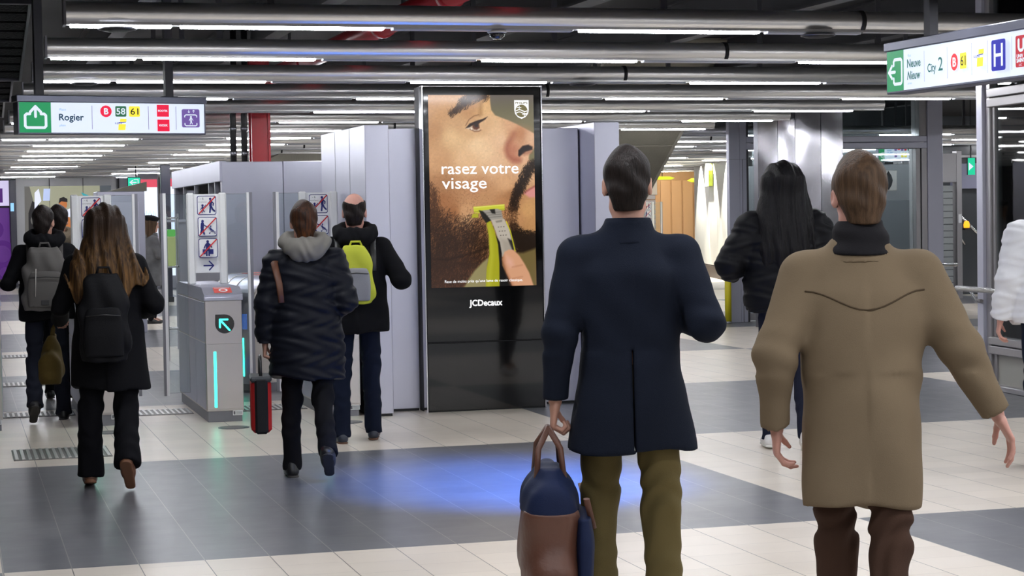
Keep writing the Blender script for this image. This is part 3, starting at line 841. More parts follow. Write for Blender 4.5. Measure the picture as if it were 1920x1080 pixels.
GW, GH, lin = paint_poster()
me = bpy.data.meshes.new('display')
SX0, SX1, SZ0, SZ1 = -.449, .434, 1.007, 2.559
gx, gz = np.meshgrid(np.linspace(SX0, SX1, GW), np.linspace(SZ1, SZ0, GH))
vs = np.stack([gx, np.full_like(gx, -.0015), gz], -1).reshape(-1, 3)
ii = np.arange(GW * GH).reshape(GH, GW)
qs = np.stack([ii[1:, :-1], ii[1:, 1:], ii[:-1, 1:], ii[:-1, :-1]], -1).reshape(-1, 4)
me.vertices.add(len(vs)); me.vertices.foreach_set('co', vs.ravel())
me.loops.add(qs.size); me.loops.foreach_set('vertex_index', qs.ravel().astype(np.int32))
me.polygons.add(len(qs)); me.polygons.foreach_set('loop_start', (np.arange(len(qs)) * 4).astype(np.int32))
me.update(); me.validate()
ca = me.color_attributes.new('picture', 'FLOAT_COLOR', 'POINT')
ca.data.foreach_set('color', np.concatenate([lin.reshape(-1, 3), np.ones((GW * GH, 1))], 1).ravel().astype(np.float32))
m = mat('screen_picture', (.004, .004, .004), .12, emit=(1, 1, 1), es=.95)
an = m.node_tree.nodes.new('ShaderNodeAttribute'); an.attribute_name = 'picture'
m.node_tree.links.new(an.outputs['Color'], m.node_tree.nodes['Principled BSDF'].inputs['Emission Color'])
me.materials.append(m)
disp = bpy.data.objects.new('display', me); COL.objects.link(disp); disp.parent = t
tag(disp, 'lit display with a close up of a man shaving his cheek')
A_WHITE = emi('ad_white', (255, 255, 255), 1.0)
A_OLIVE = emi('ad_olive', (126, 118, 84), .9)
f = Flat((SX0, -.0015, SZ1), (1, 0, 0), (0, 0, 1), .0004)
k = (SX1 - SX0) / 202
q = lambda x, y: (x * k, -y * k)
f.text('rasez votre', *q(23.5, 145.5), 21 * k, A_WHITE, bold=.0012, width=147 * k)
tag(f.build('headline', t), 'first line of the large white advert headline')
f = Flat((SX0, -.0015, SZ1), (1, 0, 0), (0, 0, 1), .0004)
f.text('visage', *q(23.5, 172.5), 21 * k, A_WHITE, bold=.0012, width=85 * k)
tag(f.build('headline', t), 'second line of the large white advert headline')
f = Flat((SX0, -.0015, SZ1), (1, 0, 0), (0, 0, 1), .0004)
f.text("Rase de moins près qu'une lame de rasoir classique.", *q(25.5, 346.5), 5.0 * k, A_WHITE, bold=.0002, width=150 * k)
tag(f.build('small_print', t), 'one line of small white print')
f = Flat((SX0, -.0015, SZ1), (1, 0, 0), (0, 0, 1), .0004)
sh = [(164.5, 9.5), (192.5, 9.5), (192.5, 28), (191, 35), (186, 41), (178.5, 44.5), (171, 41), (166, 35), (164.5, 28)]
f.poly([q(*p) for p in sh][::-1], A_WHITE)
f.disc(*q(178.5, 29.5), 11.6 * k, A_OLIVE)
f.text('PHILIPS', *q(178.5, 16.6), 3.9 * k, A_OLIVE, bold=.0006, align='CENTER', width=23 * k)
for dy in (0, 4.2):
    f.line([q(167.5 + i * 2.75, 29.0 + dy - 1.8 * math.sin(i * .8 - .4)) for i in range(9)], 1.7 * k, A_WHITE, round_=False)
for cx, cy in ((174, 23.5), (183.5, 36.2)):
    f.line([q(cx - 4, cy), q(cx + 4, cy)], 1.0 * k, A_WHITE, round_=False); f.line([q(cx, cy - 4), q(cx, cy + 4)], 1.0 * k, A_WHITE, round_=False)
tag(f.build('emblem', t), 'white shield emblem with waves and stars')
f = Flat((0, 0, 0), (1, 0, 0), (0, 0, 1))
f.text('JCDecaux', -.135, .853, .048, A_WHITE, bold=.0022, width=.275)
tag(f.build('maker_name', t), 'small white glowing maker name')

# ------------------------------------------------------------------ steel booth behind the gates
t = thing('steel_booth', 'low brushed steel service booth behind the gates, with an open side hatch', 'booth', (2.62, 19.8, 0))
T = 2.165
b = MB()
b.bbox(0, .62, 0, .06, 0, T, .003).bbox(.624, 1.5, 0, .06, 0, T, .003).bbox(1.504, 2.4, 0, .06, 0, T, .003)
b.build('front_panel', STEEL, t)
MB().box(0, 2.4, 4.4, 4.46, 0, T).build('back_panel', STEEL, t)
MB().box(2.34, 2.4, .06, 4.4, 0, T).build('end_panel', STEEL, t)
MB().bbox(-.02, .05, .01, 4.5, 1.97, T + .01, .003).build('fascia', STEEL, t)
MB().bbox(0, .05, .06, 4.4, 0, 1.56, .003).build('side_panel', STEEL, t)
MB().box(-.10, .25, .7, 4.4, 1.56, 1.59).build('counter', STEEL, t)
for y in (.06, .55, 1.05, 2.3, 3.4, 4.3): MB().box(0, .05, y, y + .06, 1.59 if y > .6 else 1.56, 1.97).build('post', STEEL_D if y > .1 else STEEL, t)
for y0, y1 in ((1.11, 2.3), (2.36, 3.4)): MB().box(.02, .03, y0, y1, 1.59, 1.97).build('pane', GLASS, t)
MB().box(.05, .36, .06, 4.4, T - .03, T).box(.72, 2.34, .06, 4.4, T - .03, T).box(.36, .72, 1.4, 4.4, T - .03, T).build('roof', STEEL_W, t)
t = thing('paper_cup', 'small brown and white paper cup on the booth counter', 'cup', (2.575, 21.7, 1.592))
MB().lathe([(.035, 0), (.045, .13), (.048, .13), (.048, .135)]).build('cup_body', mat('cup_brown', (.28, .10, .05), .6), t)
MB().lathe([(.049, .13), (.049, .145), (.04, .155)]).build('lid', WHITE, t)
t = thing('white_box', 'small white carton beside the cup on the booth counter', 'box', (2.55, 22.15, 1.593))
MB().bbox(-.025, .06, -.06, .06, 0, .12, .004).build('carton', WHITE, t)
MB().box(-.027, .062, -.062, .062, .05, .07).build('tape', mat('tape_grey', (.4, .4, .42), .5), t)

# floor grilles and discs
GR = mat('grille_steel', (.55, .54, .52), .35, .7)
for x0, x1, y0, y1, lab in ((.35, 1.0, 13.44, 14.06, 'ribbed steel floor grille left of the long haired woman'), (.33, .93, 16.4, 16.8, 'ribbed steel floor grille in the gate passage under the man with the grey backpack'),
                            (1.24, 1.86, 16.1, 16.55, 'ribbed steel floor grille in the passage left of the lit gate'), (.33, 1.0, 19.5, 19.95, 'ribbed steel floor grille far beyond the left gates'),
                            (2.2, 2.8, 16.1, 16.55, 'ribbed steel floor grille in the passage behind the red sided bag'),
                            (.33, 1.0, 23.6, 24.1, 'faint ribbed floor grille farthest back on the left')):
    t = thing('floor_grille', lab, 'floor grille', (x0, y0, 0), 0, 'floor grilles')
    W, D = x1 - x0, y1 - y0
    MB().bbox(0, W, 0, D, 0, .004, .001).build('tray', mat('grille_dark', (.16, .15, .14), .5, .5), t)
    n = int(W / .042)
    r_ = MB()
    for q_ in range(n):
        x = (q_ + .5) * W / n
        r_.bbox(x - .011, x + .011, .012, D - .012, .003, .010, .002)
    r_.build('ribs', GR, t)
for x, y, lab in ((2.02, 14.9, 'dark round floor plate in front of the lit gate'), (2.90, 14.9, 'dark round floor plate by the shoes of the bald man'), (1.09, 14.95, 'dark round floor plate beside the leg of the long haired woman')):
    t = thing('floor_plate', lab, 'floor plate', (x, y, 0), 0, 'round floor plates')
    MB().lathe([(.105, 0), (.105, .004), (.1, .006)], n=32).build('disc', mat('disc_grey', (.09, .09, .09), .35, .6), t)
    MB().lathe([(.118, 0), (.118, .004), (.106, .004), (.106, 0)], n=32).build('rim', STEEL_D, t)

# ================================================================== right side: steel portal, polished column, glass wall
# portal
t = thing('glass_portal', 'tall steel framed glass portal behind the polished steel column', 'doorway', (10.53, 25.7, 0))
p = MB()
p.bbox(0, .16, 0, .1, 0, 3.7, .004).bbox(.165, .27, .01, .1, 0, 3.7, .004)
p.build('left_post', SATIN, t)
MB().box(-.01, .28, -.004, .0, 2.30, 2.304).box(.20, .205, -.002, .01, 0, 2.3).build('seam', STEEL_D, t)
MB().bbox(.27, .33, .08, .26, 0, 2.48, .003).bbox(.27, .33, .08, .26, 2.6, 3.3, .003).build('left_jamb', mat('jamb_dark', (.10, .10, .11), .35, .6), t)
MB().bbox(.27, 3.1, .02, .3, 2.535, 2.62, .006).bbox(.27, 3.1, .02, .3, 2.44, 2.525, .006).build('top_rail', SATIN, t)
MB().bbox(.27, 3.1, .02, .3, 3.28, 3.40, .006).build('upper_rail', FRAME, t)
MB().bbox(3.1, 3.345, 0, .12, 0, 3.7, .006).build('right_post', SATIN, t)
MB().bbox(2.93, 3.0, .04, .26, .02, 2.44, .004).bbox(3.01, 3.1, .02, .28, .02, 2.44, .004).bbox(2.98, 3.1, .03, .28, 2.62, 3.28, .004).build('right_jamb', FRAME, t)
MB().box(.33, 2.98, .14, .15, 2.62, 3.28).build('transom_glass', GLASS_D, t)
l = MB().box(1.66, 2.93, .14, .15, .08, 2.44).build('door_leaf', GLASS_D, t)
MB().bbox(1.60, 1.66, .12, .17, .02, 2.44, .004).bbox(1.66, 2.93, .12, .17, .02, .12, .004).build('leaf_frame', FRAME, l)
l = MB().box(.33, 1.58, .14, .15, .08, 2.44).build('door_leaf', GLASS_D, t)
MB().bbox(1.53, 1.59, .12, .17, .02, 2.44, .004).bbox(.33, 1.53, .12, .17, .02, .12, .004).build('leaf_frame', FRAME, l)
h = MB().tube([(2.85, -.08, .74), (3.52, -.08, .74)], .025, 12)
h.tube([(3.02, -.08, .74), (3.02, .03, .74)], .014, 8).tube([(3.3, -.08, .74), (3.3, .01, .74)], .014, 8)
h.build('push_bar', mat('bar_steel', (.75, .75, .74), .25, 1), t)

# polished steel column with facets
t = thing('polished_column', 'mirror polished faceted steel column behind the woman with long black hair', 'column', (10.42, 24.0, 0))
pl = [(0, .42), (.17, .14), (.36, .0), (.71, -.05), (1.056, .0), (1.056, .62), (0, .62)]
for i in range(4):
    a, c = pl[i], pl[i + 1]
    q = MB()
    L = math.hypot(c[0] - a[0], c[1] - a[1])
    tx, ty = (c[0] - a[0]) / L, (c[1] - a[1]) / L
    g = .004
    a2 = (a[0] + tx * g, a[1] + ty * g); c2 = (c[0] - tx * g, c[1] - ty * g)
    n_ = 40
    vs, fs = [], []
    for z in range(n_ + 1):
        zz = 2.96 * z / n_
        for k_ in range(5):
            s_ = k_ / 4
            w_ = .004 * math.sin(s_ * math.pi) * math.sin(zz * 4.1 + i * 1.9) + .002 * math.sin(zz * 9 + i + 2 * s_) * max(0, zz - 1.6)
            vs.append((a2[0] + (c2[0] - a2[0]) * s_ + ty * w_, a2[1] + (c2[1] - a2[1]) * s_ - tx * w_, zz))
    for z in range(n_):
        for k_ in range(4):
            o_ = z * 5 + k_
            fs.append((o_, o_ + 1, o_ + 6, o_ + 5))
    q.raw(vs, fs, True).build('facet', POLISH, t)
MB().prism([(.02, .44), (.18, .17), (.37, .03), (.71, -.02), (1.03, .03), (1.03, .6), (.02, .6)], 0, 2.95, 'z').build('core', STEEL_D, t)

# yellow bollard
t = thing('bollard', 'yellow bollard with a blue band in front of the left portal post', 'bollard', (10.43, 25.55, 0))
Y_ = mat('bollard_yellow', (.72, .62, .02), .45)
MB().lathe([(.046, .03), (.046, .78)], n=20).build('post', Y_, t)
MB().lathe([(.048, .78), (.048, .94)], n=20).build('band', mat('bollard_blue', (.03, .09, .40), .45, noise=.6, nscale=25), t)
MB().lathe([(.046, .94), (.046, 1.04), (.03, 1.06), (.005, 1.065)], n=20).build('cap', Y_, t)
MB().lathe([(.047, 0), (.047, .03)], n=20).build('foot', mat('bollard_foot', (.25, .25, .24), .5), t)

# glass wall close on the right
ang = math.atan2(-.9966, -.082)
t = thing('glass_wall', 'steel framed glass wall behind the person in white at the right edge', 'glass wall', (8.61, 15.3, 0), ang)
# local x runs from the far post towards the camera, local y points to +X side
MB().bbox(-.06, .06, .0, .13, 0, 3.7, .005).build('end_post', SATIN, t)
MB().bbox(.06, .15, .03, .15, 0, 3.7, .005).bbox(.155, .20, .05, .14, .46, 2.45, .004).build('inner_post', FRAME, t)
MB().bbox(.15, 3.4, .0, .14, 2.525, 2.60, .006).bbox(.15, 3.4, .0, .14, 2.44, 2.515, .006).build('top_rail', FRAME, t)
MB().bbox(.15, 3.4, .0, .14, .395, .46, .006).bbox(.15, 3.4, .0, .14, .315, .385, .006).build('lower_rail', FRAME, t)
MB().bbox(.06, 3.4, .0, .14, .0, .05, .006).build('bottom_rail', FRAME, t)
MB().bbox(.15, .22, .05, .14, .05, .315, .004).build('stile', FRAME, t)
MB().box(.2, 3.4, .07, .08, .46, 2.44).build('pane', GLASS_D, t)
MB().box(.15, 3.4, .07, .08, 2.6, 3.6).build('transom_glass', GLASS_D, t)
MB().box(.22, 3.4, .065, .09, .05, .315).build('kick_panel', mat('kick_cream', (.42, .41, .36), .3), t)
h = MB().tube([(-.26, -.10, .87), (1.9, -.10, .87)], .024, 12)
h.tube([(.0, -.10, .87), (.0, -.04, .76), (.0, .02, .76)], .014, 8).tube([(1.5, -.10, .87), (1.5, .02, .80)], .014, 8)
h.build('push_bar', mat('bar_steel'), t)
MB().tube([(-.05, -.02, .765), (.07, -.02, .765)], .017, 10).build('bar_hinge', FRAME, t)

# things seen through and beside the portal
SHUT = mat('shutter_grey', (.36, .38, .38), .45, .2)
t = thing('roller_shutter', 'pale grey roller shutter seen right of the steel portal', 'shutter', (15.62, 30.31, 0))
s = MB()
for k in range(17): s.bbox(0, .93, 0, .03, .05 + .112 * k, .05 + .112 * k + .104, .008)
s.build('slats', SHUT, t)
MB().bbox(-.05, .97, -.06, .1, 2.0, 2.5, .01).build('shutter_box', mat('box_grey', (.45, .44, .45), .4), t)
for x in (.97, -.15): MB().bbox(x, x + .1, -.06, .1, 0, 2.54, .006).build('side_guide', FRAME, t)
MB().box(0, .95, .03, .04, 0, .06).build('bottom_bar', STEEL_D, t)
MB().bbox(.99, 1.05, -.075, -.06, 1.3, 1.45, .004).build('lock_box', WHITE, t)
t = thing('dark_partition', 'dark glazed partition deep behind the steel portal', 'partition', (14.0, 33.0, 0))
MB().bbox(0, 3.4, 0, .06, 0, 3.7, .004).build('panel', mat('partition_dark', (.06, .065, .07), .25), t)
for x in (.0, .85, 1.7, 2.55, 3.35): MB().bbox(x, x + .05, -.03, 0, 0, 3.7, .004).build('mullion', FRAME, t)
for x0, x1, lab in ((12.5, 13.3, 'grey steel cabinet behind the left portal glass'), (14.35, 15.3, 'grey steel lift cabin wall behind the right portal glass')):
    t = thing('steel_cabinet', lab, 'cabinet', (x0, 29.3, 0), 0, 'cabinets behind the portal')
    W = x1 - x0
    MB().bbox(0, W, 0, .8, 0, 2.3, .006).build('body', mat('cabinet_grey', (.33, .33, .35), .3, .6), t)
    MB().bbox(.06, W - .06, -.012, 0, .1, 1.7, .004).build('door', mat('cabinet_door', (.25, .26, .28), .25, .6), t)
    MB().bbox(.3, .62, -.015, 0, 1.86, 2.2, .01).build('vent', STEEL_W, t)
    MB().lathe([(.0, -.16), (.05, -.08), (.07, 0), (.05, .08), (.0, .16)], .46, -.02, 2.03, 12).build('vent_core', DARK, t)
def draw_small(f):
    f.rect(0, 0, .1, .27, S_GREEN); exit_arrow(f, .012, .06, .08, S_WHITE, True)
    for q in range(4): f.rect(.14, .10 + .03 * q, .22 + .02 * (q % 2), .112 + .03 * q, S_PALE)
    for i, m_ in enumerate((S_VIO, S_RED2, S_VIO, S_DRED, S_BUSG, S_RED2)):
        x = .27 + .058 * i
        if m_ is S_RED2: f.disc(x + .022, .20, .026, m_)
        else: f.rrect(x, .165, x + .044, .235, .006, m_)
    for x in (.385, .443): f.rrect(x, .06, x + .044, .13, .006, S_YEL)
    f.rrect(.27, .06, .314, .13, .006, S_VIO)
t = thing('hanging_sign', 'small lit direction sign with coloured squares seen through the portal glass', 'sign', (14.3, 28.6, 2.33), 0, 'lit direction signs')
MB().bbox(-.01, .65, .002, .1, -.01, .28, .004).build('light_box', HOUS, t)
f = Flat((0, 0, 0), (1, 0, 0), (0, 0, 1)); f.rect(0, 0, .64, .27, S_WHITE); draw_small(f); f.build('sign_face', t)
MB().box(.1, .13, .03, .06, .28, 1.42).box(.5, .53, .03, .06, .28, 1.42).build('hanger', VOID, t)
# staircase beyond the shutter
t = thing('glazed_stair_wall', 'dark glazed wall with stair handrails right of the roller shutter', 'glass wall', (16.75, 31.31, 0))
MB().bbox(0, 3.2, .3, .4, 0, 3.2, .004).build('panel', mat('stair_dark', (.06, .065, .07), .2), t)
MB().bbox(0, .06, 0, .06, 0, 2.5, .004).bbox(0, 3.2, 0, .06, 2.45, 2.5, .004).build('frame', FRAME, t)
MB().tube([(.45, .2, 1.55), (.8, .2, 1.22), (1.6, .2, .5)], .028, 8).tube([(.48, .2, 1.2), (.68, .2, .9)], .02, 8).tube([(.46, .2, 1.0), (.6, .2, .8)], .02, 8).build('handrail', mat('bar_steel'), t)
MB().bbox(.45, 3.2, .22, .3, 1.9, 2.35, .004).build('cabinet', mat('lilac_grey', (.25, .25, .34), .4), t)
t = thing('exit_sign', 'tiny green exit sign with a white arrow beyond the shutter', 'exit sign', (17.36, 31.25, 2.14))
MB().bbox(0, .14, .004, .04, 0, .30, .004).build('housing', BLACK, t)
f = Flat((0, 0, 0), (1, 0, 0), (0, 0, 1)); f.rect(0, 0, .14, .3, emi('exit_green', (30, 200, 150), 1.0)); f.poly([(.02, .08), (.11, .15), (.02, .22)], S_WHITE); f.build('sign_face', t)
MB().box(.06, .08, .015, .03, .3, 1.61).build('hanger', VOID, t)
t = thing('warning_lamp', 'small orange lamp on the dark wall above the stair handrail', 'lamp', (17.42, 31.42, 1.26))
MB().lathe([(.05, -.06), (.055, 0), (.04, .05), (.005, .07)], n=14).build('lens', emi('orange_lamp', (255, 170, 40), 1.6), t)
MB().box(-.03, .03, 0, .19, -.1, -.06).build('bracket', BLACK, t)

# concrete stair flight climbing above the concourse: its panelled underside faces us
CONC = mat('concrete_olive', (.20, .185, .145), .75, noise=.16, nscale=2.5, bump=.25, bscale=40, bstretch=(4, .3, .3))
t = thing('concrete_stair', 'sloping olive concrete stair underside to the right of the advertising screen', 'staircase', (7.9, 22.9, 0))
a = 3.72 / 6.25
for k in range(6):
    y0, y1 = 6.25 * k / 6 + .01, 6.25 * (k + 1) / 6 - .01
    z = lambda y: 3.72 - a * y
    MB().prism([(y0, z(y0)), (y1, z(y1)), (y1, z(y1) + .03), (y0, z(y0) + .03)], 0, 1.52, 'x').build('soffit_panel', CONC, t)
MB().prism([(0, 3.72 + .02), (6.22, .04), (6.5, .04), (6.5, .2), (.5, 3.74)], .02, 1.5, 'x').build('flight', mat('stair_core', (.12, .11, .09), .8), t)
MB().prism([(0, 3.70), (6.25, 0), (6.5, 0), (6.5, .25), (.35, 3.74)], 1.52, 1.56, 'x').prism([(0, 3.70), (6.25, 0), (6.5, 0), (6.5, .25), (.35, 3.74)], -.04, 0, 'x').build('stringer', mat('stringer_grey', (.32, .30, .25), .6), t)
t = thing('concrete_slab', 'low sloping concrete slab showing above the steel booth roof', 'slab', (4.4, 31.4, 0))
MB().prism([(0, 2.28), (.7, 2.62), (2.6, 2.62), (2.6, 2.3)], 0, 1.1, 'y').build('slab', CONC, t)
MB().box(.3, .5, .3, .5, 0, 2.3).box(2.2, 2.4, .3, .5, 0, 2.3).build('support', GREYW, t)
t = thing('spot_projector', 'grey cylindrical spotlight hanging between the stair underside and the portal', 'lamp', (9.75, 23.1, 2.80))
MB().tube([(-.25, 0, 0), (.22, 0, 0)], .06, 16).build('body', TUBE, t)
MB().tube([(.22, 0, 0), (.3, 0, 0)], .085, 16).build('shroud', STEEL_D, t)
MB().box(-.02, .02, -.02, .02, .05, .95).build('hanger', VOID, t)

# ------------------------------------------------------------------ lit shop front far right
SHOPW = mat('shop_white', (.78, .76, .70), .5)
P0, P1 = Vector((17.9, 46.0, 0)), Vector((16.0, 38.2, 0))
L = (P1 - P0).length
ang = math.atan2((P1 - P0).y, (P1 - P0).x)
t = thing('shop_wall', 'brightly spotlit white shop wall left of the steel portal', 'shop wall', P0, ang)
for k in range(6):
    MB().bbox(k * L / 6 + .01, (k + 1) * L / 6 - .01, 0, .1, .3, 2.9, .006).build('wall_panel', SHOPW, t)
MB().bbox(0, L, .0, .12, 0, .28, .004).build('plinth', mat('plinth_brown', (.10, .075, .06), .5), t)
MB().box(0, L, .11, .2, 0, 3.7).build('backing', GREYW, t)
def shop_spot(x, off, pw):
    l = bpy.data.lights.new('shop_spotlight', 'SPOT')
    l.energy, l.color, l.spot_size, l.spot_blend, l.shadow_soft_size = pw, (1, .98, .88), 1.25, .25, .04
    o = bpy.data.objects.new('shop_spotlight', l); COL.objects.link(o); o.parent = t
    o.location = (x, -off, 3.0)
    o.rotation_euler = Vector((0, .20, -1)).to_track_quat('-Z', 'Y').to_euler()
for x in (1.3, 3.4, 5.6, 7.4): shop_spot(x, .38, 700)
nx, ny = math.sin(ang), -math.cos(ang)
c = P0 + (P1 - P0) * .39 + Vector((nx, ny, 0)) * .12
t = thing('shop_sign', 'lit round topped shop sign in white and lime on the bright wall', 'sign', (c.x, c.y, 2.15), ang)
o = [(-.34, 0), (.34, 0), (.34, .28)] + [(.34 * math.cos(math.radians(q)), .28 + .30 * math.sin(math.radians(q))) for q in range(15, 166, 15)] + [(-.34, .28)]
MB().prism(o, .004, .1, 'y').build('sign_box', mat('lime_edge', (.45, .55, .05), .4), t)
f = Flat((0, 0, 0), (1, 0, 0), (0, 0, 1))
f.poly(o, emi('shop_sign_white', (255, 255, 225), 1.4))
LM = emi('lime', (190, 210, 20), .9)
for r_ in range(2):
    for q in range(4): f.disc(-.24 + .15 * q + .04 * (q % 2), .25 - .12 * r_, .035, LM, n=8)
f.build('sign_face', t)
t = thing('shop_interior_wall', 'warm orange wooden shop wall left of the bright white wall', 'shop wall', (18.6, 52.9, 0), -.25)
MB().box(-.6, 3.2, .02, .12, 0, 3.0).build('back_board', mat('orange_wood', (.55, .33, .16), .5, emit=None, noise=.1), t)
for k in range(5): MB().bbox(.9 + .32 * k, 1.18 + .32 * k, -.02, .02, .25, 2.45, .004).build('board', mat('orange_board', (.68, .42, .22), .45), t)
MB().bbox(-.6, .8, -.03, .02, 2.05, 2.6, .004).build('shutter_box', mat('box_grey'), t)
s = MB()
for k in range(14): s.bbox(-.55, .75, -.01, .02, .1 + .14 * k, .1 + .14 * k + .125, .01)
s.build('shutter', mat('shutter_lilac', (.30, .30, .36), .4), t)
area_light('shop_light', (18.6, 50.6, 2.9), 2, .6, 90, (1, .82, .55), (math.radians(25), 0, 0))
t = thing('lime_lamp', 'glowing lime green disc lamp above the orange shop wall', 'lamp', (20.05, 50.9, 2.42))
MB().lathe([(.3, -.05), (.42, 0), (.3, .06)], n=28).build('shade', emi('lime_lamp', (225, 240, 60), 1.1), t)
MB().tube([(0, 0, .05), (0, 0, 1.33)], .012, 6).build('cord', BLACK, t)
t = thing('lime_lamp', 'flat glowing lime lamp under the dark shop ceiling, left of the lime disc', 'lamp', (18.35, 49.5, 2.47))
MB().lathe([(.25, -.04), (.34, 0), (.2, .04)], n=28).build('shade', emi('lime_lamp'), t)
MB().tube([(0, 0, .03), (0, 0, 1.28)], .012, 6).build('cord', BLACK, t)
gate('ticket_gate', 'distant ticket gate with prohibition pictograms in front of the orange shop', (15.75, 42.6, 0), sticker=False)['group'] = 'distant gates'

# ------------------------------------------------------------------ far left hall
PUR = mat('purple_print', (.17, .035, .30), .4, emit=srgb(96, 40, 140), es=.35)
t = thing('purple_poster_case', 'purple poster case at the far left edge', 'poster', (.2, 49.9, .2))
MB().bbox(0, 1.17, .02, .2, 0, 1.76, .01).build('case', BLACK, t)
f = Flat((0, .012, 0), (1, 0, 0), (0, 0, 1), .004)
f.rect(.02, .02, 1.15, 1.74, PUR)
for cx, cy, r in ((.95, .6, .34), (.75, 1.2, .25), (1.0, .15, .2)):
    f.disc(cx, cy, r, emi('purple_mid', (110, 50, 155), .4)); f.disc(cx, cy, r * .62, PUR)
f.build('poster_face', t)
MB().box(.1, .2, .05, .15, -.2, 0).box(.95, 1.05, .05, .15, -.2, 0).build('foot', BLACK, t)
t = thing('shop_sign', 'pale lilac lit sign above the purple poster case', 'sign', (.2, 49.9, 1.97))
MB().bbox(0, 1.17, .02, .2, 0, .66, .01).build('sign_box', BLACK, t)
f = Flat((0, .012, 0), (1, 0, 0), (0, 0, 1), .004)
f.rect(.02, .02, 1.15, .64, emi('lilac_sign', (215, 205, 240), .9)); f.rect(.8, .1, 1.0, .45, emi('purple_mid')); f.build('sign_face', t)
t = thing('dark_pillar', 'narrow dark pillar between the purple poster and the mural', 'pillar', (1.42, 49.5, 0))
MB().bbox(-.06, .09, 0, .3, 0, 2.62, .01).build('shaft', mat('pillar_dark', (.05, .05, .07), .4), t)
MB().bbox(-.05, .03, -.02, 0, 1.85, 2.05, .004).build('lamp', emi('blue_lamp', (150, 205, 255), 1.0), t)
t = thing('mural_wall', 'white panel wall with a bike and bare chested rider mural, far left', 'mural', (1.51, 50, 0))
PW = mat('pale_panel', (.62, .62, .64), .35)
for k in range(3): MB().bbox(.01 + .82 * k, .82 * (k + 1), 0, .1, .05, 2.66, .004).build('wall_panel', PW, t)
MB().box(0, 2.47, .02, .12, 0, .05).build('plinth', DARK, t)
f = Flat((0, -.004, 0), (1, 0, 0), (0, 0, 1), .004)
E_ = lambda n, c, s=.75: emi('mural_' + n, c, s)
BG, DK, MID, SK, SK2, WT, TE, RD, HB = (E_('beige', (172, 172, 148)), E_('dark', (44, 42, 44)), E_('mid', (110, 108, 104)), E_('skin', (206, 128, 76)), E_('skin_dark', (130, 70, 44)), E_('white', (228, 232, 250), .95), E_('teal', (64, 176, 190)), E_('red', (170, 60, 60)), E_('blue', (190, 205, 245), .9))
f.rect(.28, .5, 2.05, 2.46, BG)
f.poly([(.20, .5), (.32, .5), (.36, 1.2), (.45, 2.0), (.34, 2.46), (.22, 2.46)], MID)
f.poly([(.28, .6), (.42, .6), (.40, 1.2), (.62, 1.7), (.56, 2.0), (.40, 2.1), (.30, 1.8)], DK)
f.disc(.52, 1.62, .17, MID); f.disc(.52, 1.62, .11, WT); f.disc(.52, 1.62, .06, DK)
f.poly([(.36, .9), (.62, 1.0), (.68, 1.3), (.50, 1.45), (.40, 1.3)], RD)
f.poly([(.45, 1.9), (.62, 2.1), (.56, 2.4), (.46, 2.3)], WT); f.poly([(.66, 2.1), (.82, 2.1), (.84, 2.4), (.68, 2.4)], HB)
f.poly([(.86, 1.1), (1.3, 1.1), (1.34, 1.5), (1.26, 1.78), (1.1, 1.84), (.92, 1.72), (.84, 1.4)], SK)
f.poly([(.98, 1.1), (1.16, 1.1), (1.12, 1.5), (1.06, 1.7), (1.0, 1.5)], SK2)
f.poly([(1.08, 1.8), (1.2, 1.8), (1.2, 1.92), (1.08, 1.92)], SK); f.disc(1.14, 2.0, .10, SK, ry=.13)
f.poly([(1.03, 2.02), (1.06, 2.16), (1.16, 2.19), (1.25, 2.14), (1.25, 2.06), (1.1, 2.08)], DK)
f.poly([(.84, 1.70), (1.1, 1.82), (1.52, 1.98), (1.72, 1.86), (1.66, 1.74), (1.2, 1.68)], WT); f.poly([(1.48, 1.86), (1.62, 1.90), (1.60, 2.06), (1.46, 2.04)], HB)
f.poly([(1.36, 1.2), (1.9, 1.3), (2.05, 1.5), (2.05, 1.75), (1.8, 1.62), (1.56, 1.48)], MID)
f.line([(1.3, 1.2), (1.6, 1.55), (1.95, 1.6)], .06, DK); f.line([(1.45, 1.1), (1.7, 1.4), (2.05, 1.45)], .05, DK); f.disc(1.75, 1.25, .17, DK); f.disc(1.75, 1.25, .1, MID)
f.poly([(1.58, 2.3), (1.7, 2.1), (1.82, 2.06), (1.76, 2.22)], TE); f.poly([(1.9, 2.1), (2.1, 2.22), (2.2, 2.26), (1.98, 2.02)], TE)
f.poly([(2.05, .5), (2.2, .5), (2.32, 2.46), (2.05, 2.46)], E_('slate', (92, 98, 104)))
f.build('mural_print', t)
for k in range(4): MB().box(.82 * k - .006, .82 * k + .006, -.016, .004, .05, 2.66).build('joint_strip', DARK, t)
t = thing('hall_wall_panel', 'pale grey wall panels between the mural and the green exit sign', 'wall panel', (4.0, 50.5, 0))
MB().bbox(0, .5, 0, .1, 0, 2.66, .006).build('panel', mat('lilac_panel', (.42, .42, .48), .4), t)
MB().bbox(.02, .08, -.05, 0, 0, 2.66, .006).bbox(.3, .34, -.05, 0, 0, 2.66, .006).build('rib', DARK, t)
